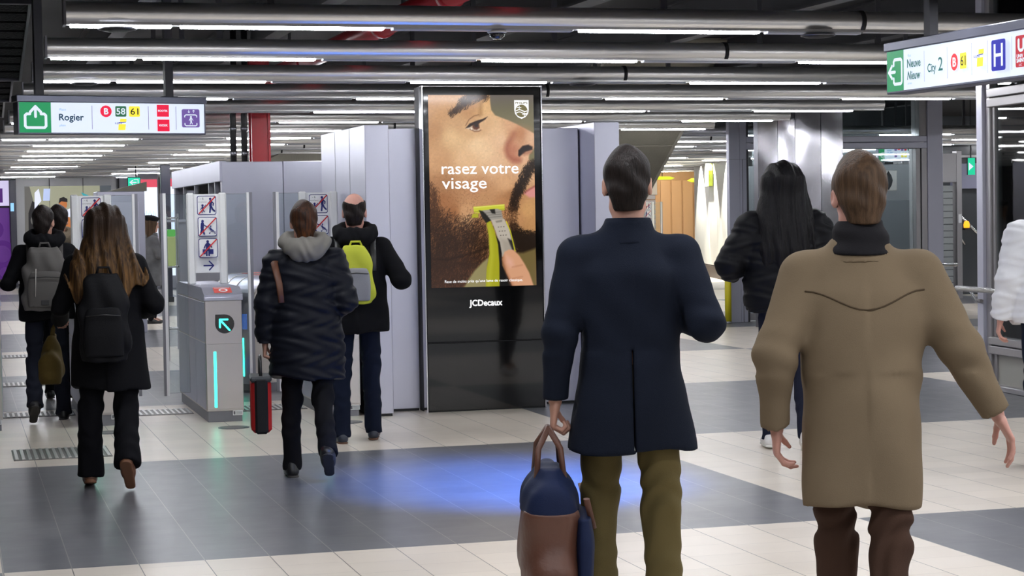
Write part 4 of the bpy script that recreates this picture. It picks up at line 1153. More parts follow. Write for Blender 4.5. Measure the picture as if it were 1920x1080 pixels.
for i, (x, lab) in enumerate(((4.14, 'lit white shop window left of the woman in the beret, with a red top strip'), (4.62, 'lit white shop window behind the woman in the beret, with a red top strip'))):
    t = thing('lit_shop_window', lab, 'shop window', (x, 46 - .6 * i, 0), -.15, 'lit shop windows')
    MB().bbox(0, .46, .02, .2, 0, 2.66, .006).build('case', mat('lilac_panel'), t)
    f = Flat((0, .012, 0), (1, 0, 0), (0, 0, 1), .004)
    f.rect(.02, .3, .44, 2.34, emi('window_white', (236, 244, 255), 1.15)); f.rect(.02, 2.34, .44, 2.52, emi('window_red', (235, 90, 110), .9))
    for q in range(9): f.rect(.06 + .04 * q, 1.2 + .03 * (q % 3), .075 + .04 * q, 1.75 + .05 * (q % 2), emi('window_blue', (190, 215, 245), 1.0))
    f.rect(.3, .5, .44, 1.2, emi('window_pink', (245, 200, 215), 1.0))
    f.build('display', t)
t = thing('dark_column', 'dark square column left of the steel booth, behind the glass leaf', 'column', (3.86, 38, 0))
MB().bbox(0, .18, 0, .2, 0, 2.64, .008).build('shaft', mat('column_ink', (.03, .03, .05), .4), t)
MB().bbox(-.02, .2, -.02, .22, 0, .1, .008).build('base', DARK, t)
t = thing('exit_sign', 'green lit exit sign with a white left arrow hanging in the far hall', 'exit sign', (3.41, 40, 2.25))
MB().bbox(-.01, .25, .012, .06, -.01, .2, .004).build('housing', BLACK, t)
EG = emi('exit_teal', (40, 205, 165), 1.1)
f = Flat((0, .01, 0), (1, 0, 0), (0, 0, 1), .003); f.rect(0, 0, .24, .19, EG)
f.line([(.20, .05), (.20, .15), (.12, .15)], .018, S_WHITE); f.line([(.16, .095), (.04, .095)], .02, S_WHITE); f.line([(.09, .135), (.04, .095), (.09, .055)], .02, S_WHITE); f.line([(.20, .05), (.12, .05)], .018, S_WHITE)
f.build('sign_face', t)
MB().box(.15, .17, .03, .05, .2, 1.5).build('hanger', VOID, t)
t = thing('ticket_machine', 'grey steel ticket machine behind the left gate column', 'ticket machine', (1.95, 28, 0))
MB().bbox(0, .66, 0, .7, 0, 2.0, .01).build('body', mat('machine_lilac', (.42, .42, .50), .35, .5), t)
MB().bbox(.08, .58, -.01, 0, 1.0, 1.85, .004).build('front_panel', mat('machine_panel', (.5, .5, .58), .3, .4), t)
MB().prism([(.15, 2.0), (.70, 2.0), (.70, 2.13)], .05, .6, 'y').build('canopy', CONC, t)
MB().box(.02, .64, .02, .68, 0, .03).build('plinth', BLACK, t)
t = thing('display_rack', 'narrow glass display rack with green and yellow goods by the booth', 'rack', (2.30, 22.2, 0))
for x in (0, .13): MB().bbox(x - .012, x + .012, 0, .024, 0, 1.66, .003).build('upright', mat('bar_steel'), t)
for z in (.35, 1.05, 1.60): MB().bbox(-.01, .14, 0, .25, z, z + .02, .003).build('shelf', mat('bar_steel'), t)
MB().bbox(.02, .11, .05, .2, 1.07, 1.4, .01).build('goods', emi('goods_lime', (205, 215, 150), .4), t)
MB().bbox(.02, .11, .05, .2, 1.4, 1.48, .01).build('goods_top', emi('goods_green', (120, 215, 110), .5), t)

# ================================================================== people: signed distance modelling helpers
class Field:
    """distance field on a grid; shapes are blended into it and one closed surface is extracted"""
    def __init__(s, lo, hi, h):
        s.lo = np.array(lo, float); s.h = h
        s.n = np.ceil((np.array(hi) - s.lo) / h).astype(int) + 2
        s.d = np.full(s.n, 1.0, np.float32)
        s.ax = [s.lo[i] + h * np.arange(s.n[i]) for i in range(3)]
    def win(s, lo, hi, pad):
        sl = []
        for i in range(3):
            a = int(max(0, math.floor((lo[i] - pad - s.lo[i]) / s.h))); b = int(min(s.n[i], math.ceil((hi[i] + pad - s.lo[i]) / s.h) + 1))
            if b <= a: return None
            sl.append(slice(a, b))
        return tuple(sl)
    def xyz(s, sl):
        return (s.ax[0][sl[0]][:, None, None], s.ax[1][sl[1]][None, :, None], s.ax[2][sl[2]][None, None, :])
    def blend(s, sl, dn, k, sub=False):
        a = s.d[sl]
        if sub:
            h = np.clip(.5 - .5 * (a + dn) / k, 0, 1); s.d[sl] = (a + (-dn - a) * h + k * h * (1 - h)).astype(np.float32)
        else:
            h = np.clip(.5 + .5 * (a - dn) / k, 0, 1); s.d[sl] = (a * (1 - h) + dn * h - k * h * (1 - h)).astype(np.float32)
        return s
    def cap(s, a, b, ra, rb=None, k=.02, sub=False, fl=None):
        """tapered capsule; fl squashes it along a given unit axis (axis, factor)"""
        rb = ra if rb is None else rb
        a, b = np.array(a, float), np.array(b, float)
        r = max(ra, rb) * (1 if not fl else max(1, 1))
        sl = s.win(np.minimum(a, b) - r, np.maximum(a, b) + r, k + .03)
        if sl is None: return s
        X, Y, Z = s.xyz(sl)
        ab = b - a; L2 = max((ab ** 2).sum(), 1e-9)
        t = np.clip(((X - a[0]) * ab[0] + (Y - a[1]) * ab[1] + (Z - a[2]) * ab[2]) / L2, 0, 1)
        dx, dy, dz = X - a[0] - t * ab[0], Y - a[1] - t * ab[1], Z - a[2] - t * ab[2]
        if fl:
            n, f = np.array(fl[0], float), fl[1]
            q = (dx * n[0] + dy * n[1] + dz * n[2]) * (1 / f - 1)
            dx, dy, dz = dx + n[0] * q, dy + n[1] * q, dz + n[2] * q
        return s.blend(sl, np.sqrt(dx * dx + dy * dy + dz * dz) - (ra + (rb - ra) * t), k, sub)
    def ell(s, c, r, k=.02, sub=False, rot=None):
        c, r = np.array(c, float), np.array(r, float)
        R = r.max()
        sl = s.win(c - (R if rot is not None else r), c + (R if rot is not None else r), k + .03)
        if sl is None: return s
        X, Y, Z = s.xyz(sl)
        x, y, z = X - c[0], Y - c[1], Z - c[2]
        if rot is not None:
            x, y, z = (rot[0][i] * x + rot[1][i] * y + rot[2][i] * z for i in range(3))
        q = np.sqrt((x / r[0]) ** 2 + (y / r[1]) ** 2 + (z / r[2]) ** 2)
        q2 = np.sqrt((x / r[0] ** 2) ** 2 + (y / r[1] ** 2) ** 2 + (z / r[2] ** 2) ** 2) + 1e-6
        return s.blend(sl, np.where(q < .3, (q - 1) * r.min(), q * (q - 1) / q2), k, sub)
    def loft(s, rings, k=.02, p=2.0, sub=False, smooth=True):
        """stack of (z, cx, cy, rx, ry) cross sections, p > 2 squarer"""
        rings = sorted(rings)
        z = np.array([q[0] for q in rings])
        lo = (min(q[1] - q[3] for q in rings), min(q[2] - q[4] for q in rings), z[0]); hi = (max(q[1] + q[3] for q in rings), max(q[2] + q[4] for q in rings), z[-1])
        sl = s.win(lo, hi, k + .03)
        if sl is None: return s
        X, Y, Z = s.xyz(sl)
        zz = Z.ravel()
        f = []
        for j in range(1, 5):
            v = np.array([q[j] for q in rings]); o = np.interp(zz, z, v)
            if smooth and len(z) > 2:
                w_ = .025; o = (np.interp(zz - w_, z, v) + 2 * o + np.interp(zz + w_, z, v)) / 4
            f.append(o[None, None, :])
        cx, cy, rx, ry = f
        q = (np.abs((X - cx) / rx) ** p + np.abs((Y - cy) / ry) ** p) ** (1 / p)
        d = (q - 1) * np.minimum(rx, ry)
        dz = np.maximum(z[0] - Z, Z - z[-1])
        d = np.where((d > 0) & (dz > 0), np.hypot(d, dz), np.maximum(d, dz))
        return s.blend(sl, d, k, sub)
    def rbox(s, c, hf, r=.02, k=.01, sub=False, rot=None):
        c, hf = np.array(c, float), np.array(hf, float)
        R = np.linalg.norm(hf)
        sl = s.win(c - (R if rot is not None else hf), c + (R if rot is not None else hf), k + .03)
        if sl is None: return s
        X, Y, Z = s.xyz(sl)
        x, y, z = X - c[0], Y - c[1], Z - c[2]
        if rot is not None:
            x, y, z = (rot[0][i] * x + rot[1][i] * y + rot[2][i] * z for i in range(3))
        x, y, z = np.abs(x) - hf[0] + r, np.abs(y) - hf[1] + r, np.abs(z) - hf[2] + r
        d = np.sqrt(np.maximum(x, 0) ** 2 + np.maximum(y, 0) ** 2 + np.maximum(z, 0) ** 2) + np.minimum(np.maximum(x, np.maximum(y, z)), 0) - r
        return s.blend(sl, d, k, sub)
    def above(s, z0, soft=None):
        """cut everything below z0 (number or function of x, y)"""
        X, Y, Z = s.xyz((slice(None),) * 3)
        zc = z0(X, Y) if callable(z0) else z0
        s.d = np.maximum(s.d, (zc - Z)).astype(np.float32); return s
    def below(s, z0):
        X, Y, Z = s.xyz((slice(None),) * 3)
        zc = z0(X, Y) if callable(z0) else z0
        s.d = np.maximum(s.d, (Z - zc)).astype(np.float32); return s
    def warp(s, fn):
        s.d = (s.d + fn(*s.xyz((slice(None),) * 3))).astype(np.float32); return s
    def mesh(s, smooth=1):
        d = s.d; h = s.h
        c = [d[i:d.shape[0] - 1 + i, j:d.shape[1] - 1 + j, k:d.shape[2] - 1 + k] for i in (0, 1) for j in (0, 1) for k in (0, 1)]
        mn, mx = c[0].copy(), c[0].copy()
        for q in c[1:]: np.minimum(mn, q, out=mn); np.maximum(mx, q, out=mx)
        act = (mn < 0) & (mx >= 0)
        I = np.argwhere(act)
        if len(I) == 0: return np.zeros((0, 3)), np.zeros((0, 4), int)
        V = np.stack([q[act] for q in c], 1)
        off = np.array([(i, j, k) for i in (0, 1) for j in (0, 1) for k in (0, 1)], float)
        P = np.zeros((len(I), 3)); cnt = np.zeros(len(I))
        for a in range(8):
            for b in range(a + 1, 8):
                if np.abs(off[a] - off[b]).sum() != 1: continue
                m = (V[:, a] < 0) != (V[:, b] < 0)
                t = np.where(m, V[:, a] / np.where(m, V[:, a] - V[:, b], 1), 0)
                P += np.where(m[:, None], off[a] + t[:, None] * (off[b] - off[a]), 0); cnt += m
        P = (P / cnt[:, None] + I) * h + s.lo
        idx = np.full(act.shape, -1, np.int64); idx[act] = np.arange(len(I))
        Q = []
        ins = d < 0
        for ax in range(3):
            o = [0, 1, 2]; o.remove(ax); u, v = o
            a = np.take(ins, range(0, d.shape[ax] - 1), ax); b = np.take(ins, range(1, d.shape[ax]), ax)
            cr = a != b
            sl = [slice(None)] * 3; sl[u] = slice(1, -1); sl[v] = slice(1, -1)
            e = np.argwhere(cr[tuple(sl)])
            e[:, u] += 1; e[:, v] += 1
            fl = a[tuple(e.T)]
            def at(du, dv):
                g = e.copy(); g[:, u] += du; g[:, v] += dv
                return idx[tuple(g.T)]
            q = np.stack([at(-1, -1), at(0, -1), at(0, 0), at(-1, 0)], 1)
            if ax == 1: fl = ~fl
            q = np.where(fl[:, None], q, q[:, ::-1])
            Q.append(q)
        Q = np.concatenate(Q)
        Q = Q[(Q >= 0).all(1)]
        for _ in range(smooth):
            acc = np.zeros_like(P); n = np.zeros(len(P))
            for a, b in ((0, 1), (1, 2), (2, 3), (3, 0)):
                np.add.at(acc, Q[:, a], P[Q[:, b]]); np.add.at(n, Q[:, a], 1)
                np.add.at(acc, Q[:, b], P[Q[:, a]]); np.add.at(n, Q[:, b], 1)
            P = P * .5 + .5 * acc / np.maximum(n, 1)[:, None]
        return P, Q

def np_obj(name, geos, mats, parent=None):
    """one mesh object from (verts, quads[, material index]) pieces"""
    me = bpy.data.meshes.new(name)
    V, Q, MI, b = [], [], [], 0
    for g in geos:
        if len(g[0]) == 0: continue
        V.append(g[0]); Q.append(np.asarray(g[1]) + b); MI.append(np.full(len(g[1]), g[2] if len(g) > 2 else 0)); b += len(g[0])
    V = np.concatenate(V); Q = np.concatenate(Q); MI = np.concatenate(MI)
    me.vertices.add(len(V)); me.vertices.foreach_set('co', V.astype(np.float32).ravel())
    me.loops.add(Q.size); me.loops.foreach_set('vertex_index', Q.astype(np.int32).ravel())
    me.polygons.add(len(Q)); me.polygons.foreach_set('loop_start', (np.arange(len(Q)) * 4).astype(np.int32))
    me.polygons.foreach_set('material_index', MI.astype(np.int32)); me.polygons.foreach_set('use_smooth', np.ones(len(Q), bool))
    for m_ in (mats if isinstance(mats, (list, tuple)) else [mats]): me.materials.append(m_)
    me.update(); me.validate()
    o = bpy.data.objects.new(name, me); COL.objects.link(o)
    if parent: o.parent = parent
    return o

def xf(geo, M):
    A = np.array(M)
    return (geo[0] @ A[:3, :3].T + A[:3, 3],) + tuple(geo[1:])

# ---- head (origin at the middle of the head, facing +Y, chin about -.115, crown about +.125)
_head = {}
def head_geo(female=False):
    if female in _head: return _head[female]
    F = Field((-.12, -.14, -.23), (.12, .15, .15), .0055)
    F.ell((0, -.012, .030), (.076, .098, .096), .01)
    F.ell((0, .022, -.035), (.061, .074, .082), .03)
    F.ell((0, .070, -.096), (.026 if female else .031, .022, .020), .03)
    F.cap((-.045, .0, -.085), (-.01, .07, -.1), .016, .014, .025).cap((.045, .0, -.085), (.01, .07, -.1), .016, .014, .025)
    F.cap((-.03, .085, .030), (.03, .085, .030), .012, k=.02)
    for sx in (-1, 1):
        F.ell((sx * .044, .068, -.020), (.022, .018, .018), .02)
        F.ell((sx * .032, .098, .008), (.016, .012, .009), .008, sub=True); F.cap((sx * .018, .0905, .0165), (sx * .046, .083, .0155), .0042, k=.005); F.cap((sx * .020, .0895, .0015), (sx * .044, .084, .002), .0035, k=.004)
        F.ell((sx * .079, -.008, -.012), (.009, .021, .033), .006, rot=((math.cos(.35 * sx), math.sin(.35 * sx) * 1, 0), (-math.sin(.35 * sx), math.cos(.35 * sx), 0), (0, 0, 1)))
        F.ell((sx * .088, -.004, -.010), (.006, .010, .018), .004, sub=True)
    F.cap((0, .094, .012), (0, .113, -.028), .008, .0115, .012)
    F.cap((-.011, .101, -.036), (.011, .101, -.036), .0085, k=.008)
    F.cap((-.019, .092, -.060), (.019, .092, -.060), .0080, k=.004).cap((-.015, .0915, -.075), (.015, .0915, -.075), .0085, k=.005)
    F.cap((-.021, .1005, -.0675), (.021, .1005, -.0675), .0032, k=.002, sub=True)
    F.cap((0, -.018, -.07), (0, -.030, -.24), .052 if not female else .045, .056 if not female else .048, .03)
    _head[female] = F.mesh(1)
    return _head[female]

# ---- right hand: wrist at origin, fingers towards -Z, palm facing +X side inwards (-X), thumb towards +Y
_hand = {}
def hand_geo(curl):
    if curl in _hand: return _hand[curl]
    F = Field((-.09, -.08, -.22), (.06, .09, .06), .0034)
    F.cap((0, 0, .05), (0, 0, -.01), .026, .024, .01, fl=((1, 0, 0), .8))
    F.cap((0, .012, -.02), (0, .020, -.082), .022, .018, .02, fl=((1, 0, 0), .6))
    F.cap((0, -.012, -.02), (0, -.022, -.078), .020, .016, .02, fl=((1, 0, 0), .6))
    F.cap((0, .0, -.02), (0, 0, -.080), .022, .018, .015, fl=((1, 0, 0), .6))
    for i, (y, z, l) in enumerate(((.029, -.086, 1.0), (.0105, -.091, 1.08), (-.008, -.088, 1.0), (-.026, -.080, .8))):
        p = np.array((0, y, z)); a = .12
        spread = (i - 1.5) * -.03
        for j, (ln, r0, r1) in enumerate(((.042, .0088, .0080), (.026, .0080, .0074), (.020, .0074, .0062))):
            a += (curl * (1.0 if j else .85)) + .03 * i * curl
            q = p + ln * l * np.array((-math.sin(a), spread * math.cos(a), -math.cos(a)))
            F.cap(p, q, r0, r1, .0035); p = q
    p = np.array((-.004, .026, -.022))
    tw = .5 + .4 * curl
    for ln, r0, r1, v in ((.036, .013, .0105, (-.35, .75, -.75)), (.030, .0105, .0092, (-.45 - .3 * tw, .35 - .3 * tw, -.85)), (.024, .0092, .007, (-.55 - .3 * tw, .05 - .4 * tw, -.85))):
        v = np.array(v); v /= np.linalg.norm(v); q = p + ln * v
        F.cap(p, q, r0, r1, .006); p = q
    _hand[curl] = F.mesh(1)
    return _hand[curl]

SKINS = {'fair': (.56, .30, .22), 'tan': (.42, .22, .15), 'pink': (.62, .32, .25)}
def skin(n):
    return mat('skin_' + n, SKINS[n], .48, noise=.08, nscale=14, bump=.06, bscale=300)

def cloth(name, col=None, rough=.85, bump=.18, bscale=350, sheen=.0, noise=.10):
    return mat(name, col or (.5, .5, .5), rough, noise=noise, nscale=5, bump=bump, bscale=bscale, sheen=sheen, spec=.15)

def unit(v):
    v = np.array(v, float); return v / np.linalg.norm(v)

class Rig:
    """joint positions of one standing or walking figure, facing +Y, feet on z = 0"""
    def __init__(s, H, legL, legR, armL, armR, lean=0.0, shw=.185, turn=0.0, tilt=0.0, foot=.0):
        k = s.k = H / 1.75
        s.H = H
        s.J = J = {}
        for nm, sx, (th, kn, pit, ab) in (('L', -1, legL), ('R', 1, legR)):
            th, kn, pit, ab = map(math.radians, (th, kn, pit, ab))
            hip = np.array((sx * .088, 0, 0)) * k
            d1 = np.array((sx * math.sin(ab), math.sin(th), -math.cos(th))); d1 /= np.linalg.norm(d1)
            b = th - kn
            d2 = np.array((sx * math.sin(ab) * .5, math.sin(b), -math.cos(b))); d2 /= np.linalg.norm(d2)
            knee = hip + .425 * k * d1; ank = knee + .415 * k * d2
            fd = np.array((sx * .10, math.cos(pit), -math.sin(pit)))         # foot direction, pitch > 0 toe down
            up = np.array((0, math.sin(pit), math.cos(pit)))
            J['hip' + nm], J['kn' + nm], J['an' + nm], J['fd' + nm], J['up' + nm] = hip, knee, ank, fd, up
            J['sole' + nm] = min((ank - up * .085 * k + fd * q * k)[2] for q in (-.05, .17))
        dz = -min(J['soleL'], J['soleR'])
        for n in list(J):
            if n[:3] in ('hip',) or n[:2] in ('kn', 'an'): J[n] = J[n] + np.array((0, 0, dz))
        s.hz = dz
        ln = lean
        up = np.array((0, math.sin(ln), math.cos(ln)))
        P = np.array((0, 0, dz))
        s.P = P; s.up = up
        J['pelvis'] = P
        J['chest'] = P + up * .36 * k
        J['neck'] = P + up * .575 * k
        s.headc = J['neck'] + np.array((0, math.sin(ln) * .1 + .015, .158 * 1)) * k
        for nm, sx, (u, f) in (('L', -1, armL), ('R', 1, armR)):
            u, f = unit((sx * u[0], u[1], u[2])), unit((sx * f[0], f[1], f[2]))
            sh = P + up * .480 * k + np.array((sx * shw * k, 0, 0))
            J['sh' + nm] = sh; J['el' + nm] = sh + .285 * k * u; J['wr' + nm] = J['el' + nm] + .255 * k * f; J['hd' + nm] = f
        s.HM = Matrix.Translation(Vector(s.headc)) @ Matrix.Rotation(turn, 4, 'Z') @ Matrix.Rotation(tilt, 4, 'X') @ Matrix.Scale(k * 1.03, 4)
    def hand_mat(s, nm, roll=0.0, hd=None):
        """place the right/left hand at the wrist, thumb forward"""
        f = unit(s.J['hd' + nm] if hd is None else hd)
        z = Vector(-f); fw = Vector((0, 1, 0))
        if abs(z.dot(fw)) > .9: fw = Vector((0, 0, 1))
        y = (fw - z * fw.dot(z)).normalized(); x = y.cross(z)
        R = Matrix((x, y, z)).transposed().to_4x4()
        M = Matrix.Translation(Vector(s.J['wr' + nm])) @ R @ Matrix.Rotation(roll, 4, 'Z')
        if nm == 'L': M = M @ Matrix.Scale(-1, 4, (1, 0, 0))
        return M @ Matrix.Scale(s.k * .98, 4)
    def body(s, female=False, curlL=.45, curlR=.45, rollL=0, rollR=0, slim=1.0, bare=.0):
        J, k = s.J, s.k
        F = Field((-.7 * k, -.65 * k, -.02), (.7 * k, .65 * k, 1.62 * k), .013)
        for nm in 'LR':
            F.cap(J['hip' + nm], J['kn' + nm], .072 * k * slim, .050 * k, .03).cap(J['kn' + nm], J['an' + nm], .048 * k, .033 * k, .02)
            F.cap(J['an' + nm], J['an' + nm] - J['up' + nm] * .05 * k + J['fd' + nm] * .13 * k, .033 * k, .025 * k, .03)
            F.cap(J['sh' + nm], J['el' + nm], .044 * k * slim, .036 * k, .03).cap(J['el' + nm], J['wr' + nm], .035 * k, .025 * k, .02)
        P, up = s.P, s.up
        c = lambda q: P + up * q * k
        F.loft([(c(q)[2], 0, c(q)[1], rx * k * slim, ry * k * slim) for q, rx, ry in ((-.06, .13, .095), (.04, .145, .10), (.16, .118, .088), (.30, .13, .098), (.42, .145, .10), (.50, .13, .075), (.55, .07, .06))], .04)
        F.cap(J['neck'] - up * .03 * k, J['neck'] + up * .08 * k, .056 * k, .052 * k, .03)
        H_ = xf(head_geo(female), s.HM)
        out = [F.mesh(1), H_]
        for nm, cu, ro in (('L', curlL, rollL), ('R', curlR, rollR)):
            g = xf(hand_geo(cu), s.hand_mat(nm, ro))
            if nm == 'L': g = (g[0], g[1][:, ::-1])
            out.append(g)
        return out
    def eyes(s, root):
        white, iris = mat('eye_white', (.75, .74, .72), .15), mat('eye_dark', (.05, .03, .02), .1)
        for sx in (-1, 1):
            b = MB().m(0); n = 10
            c = Vector((sx * .032, .0795, .0088)); r = .0112
            pts = []
            prof = [(r * math.sin(math.pi * i / n), -r * math.cos(math.pi * i / n)) for i in range(n + 1)]
            vs, fs, mi = [], [], []
            for pr, pz in prof:
                for q in range(12): vs.append(c + Vector((pr * math.cos(q * math.pi / 6), pz, pr * math.sin(q * math.pi / 6))))
            for i in range(n):
                b.m(1 if i >= n - 2 else 0)
                b.raw([s.HM @ v for v in vs[i * 12:(i + 2) * 12]], [(q, (q + 1) % 12, 12 + (q + 1) % 12, 12 + q) for q in range(12)], True)
            b.build('eye', [white, iris], root)
            MB().tube([s.HM @ Vector((sx * x, y, z)) for x, y, z in ((.016, .0985, .0285), (.030, .0985, .0325), (.047, .088, .0295))], [.0022, .0030, .0016], 6).build('eyebrow', mat('brow_dark', (.02, .013, .01), .8), root)
        lip = mat('lip_pink', (.42, .14, .12), .4)
        for z, r, h in ((-.0605, .0052, .017), (-.0745, .0058, .014)):
            MB().tube([s.HM @ Vector((x * h, .0965 - .003 * x * x, z - .001 * x * x)) for x in (-1, -.5, 0, .5, 1)], [.0015, r * .8, r, r * .8, .0015], 8).build('lip', lip, root)
    def trousers(s, m, root, wide=1.0, cuff=.055, wr=.004, hz_top=.10, h=.0105):
        J, k = s.J, s.k
        F = Field((-.5 * k, -.62 * k, -.01), (.5 * k, .62 * k, 1.15 * k), h)
        for nm in 'LR':
            F.cap(J['hip' + nm] + np.array((0, 0, .0)), J['kn' + nm], .088 * k * wide, .066 * k * wide, .025)
            F.cap(J['kn' + nm], J['an' + nm] - J['up' + nm] * .03 * k, .066 * k * wide, cuff * k, .03)
        P = s.P
        F.loft([(P[2] - .05 * k, 0, 0, .15 * k, .10 * k), (P[2] + .04 * k, 0, 0, .155 * k, .11 * k), (P[2] + hz_top * k, 0, 0, .14 * k, .10 * k)], .04)
        def fold(X, Y, Z):
            kn = np.exp(-((Z - J['knL'][2]) / .16) ** 2) + np.exp(-((Z - .12) / .10) ** 2)
            return wr * .7 * (1 + .9 * kn) * np.sin(44 * Z + 9 * np.sin(14 * X + 3) + 16 * Y + 2.0 * np.sin(21 * Z)) + wr * .7 * np.sin(26 * X + 15 * Z + 4)
        F.warp(fold)
        for nm in 'LR':    # cut the cuff square to the shin
            a = J['an' + nm] - J['up' + nm] * .045 * k
            sl = F.win(a - .09 * k, a + .09 * k, .03)
            X, Y, Z = F.xyz(sl); u = unit(J['kn' + nm] - J['an' + nm])
            d = (X - a[0]) * u[0] + (Y - a[1]) * u[1] + (Z - a[2]) * u[2]
            near = ((X - a[0]) ** 2 + (Y - a[1]) ** 2 + (Z - a[2]) ** 2) < (.11 * k) ** 2
            F.d[sl] = np.where(near, np.maximum(F.d[sl], -d), F.d[sl])
        g = F.mesh(1)
        return np_obj('trousers', [g], m, root)
    def shoes(s, m, root, kind='shoe', ms=None, heel=.0):
        J, k = s.J, s.k
        for nm in 'LR':
            a, fd, up = J['an' + nm], unit(J['fd' + nm]), unit(J['up' + nm])
            F = Field(a - .30 * k, a + .30 * k, .006)
            b0 = a - up * .052 * k
            tall = .10 if kind == 'boot' else .02
            if kind == 'boot': F.cap(a + up * tall * k, a - up * .02 * k, .050 * k, .047 * k, .02)
            F.cap(b0 - fd * .035 * k, b0 + fd * .06 * k - up * .0 * k, .040 * k, .036 * k, .03)
            F.cap(a - up * .01 * k, b0 + fd * .05 * k, .040 * k, .034 * k, .03)
            F.cap(b0 + fd * .05 * k, b0 + fd * .155 * k - up * .012 * k, .037 * k, .030 * k, .03, fl=(tuple(up), .85))
            # flat sole
            sl = (slice(None),) * 3
            X, Y, Z = F.xyz(sl)
            d = (X - a[0]) * up[0] + (Y - a[1]) * up[1] + (Z - a[2]) * up[2] + .083 * k
            F.d = np.maximum(F.d, -d).astype(np.float32)
            o = np_obj('shoe', [F.mesh(1)], m, root)
            # sole and heel
            S = Field(a - .30 * k, a + .30 * k, .0055)
            side = np.cross(up, fd)
            lo = b0 - up * .030 * k
            S.cap(lo - fd * .040 * k, lo + fd * .02 * k, .039 * k, .036 * k, .02, fl=(tuple(up), .36))
            S.cap(lo + fd * .03 * k, lo + fd * .150 * k, .036 * k, .034 * k, .02, fl=(tuple(up), .30))
            if heel: S.cap(lo - fd * .045 * k, lo - fd * .025 * k - up * heel * k * .2, .035 * k, .034 * k, .01)
            d = (X - a[0]) * up[0] + (Y - a[1]) * up[1] + (Z - a[2]) * up[2]
            X, Y, Z = S.xyz(sl)
            d = (X - a[0]) * up[0] + (Y - a[1]) * up[1] + (Z - a[2]) * up[2] + .0885 * k
            S.d = np.maximum(S.d, -d).astype(np.float32)
            np_obj('sole', [S.mesh(1)], ms or mat('sole_dark', (.03, .028, .026), .6), o)

def person(label, loc, head, group=None):
    return thing('person', label, 'person', (loc[0], loc[1], 0), -head, group)

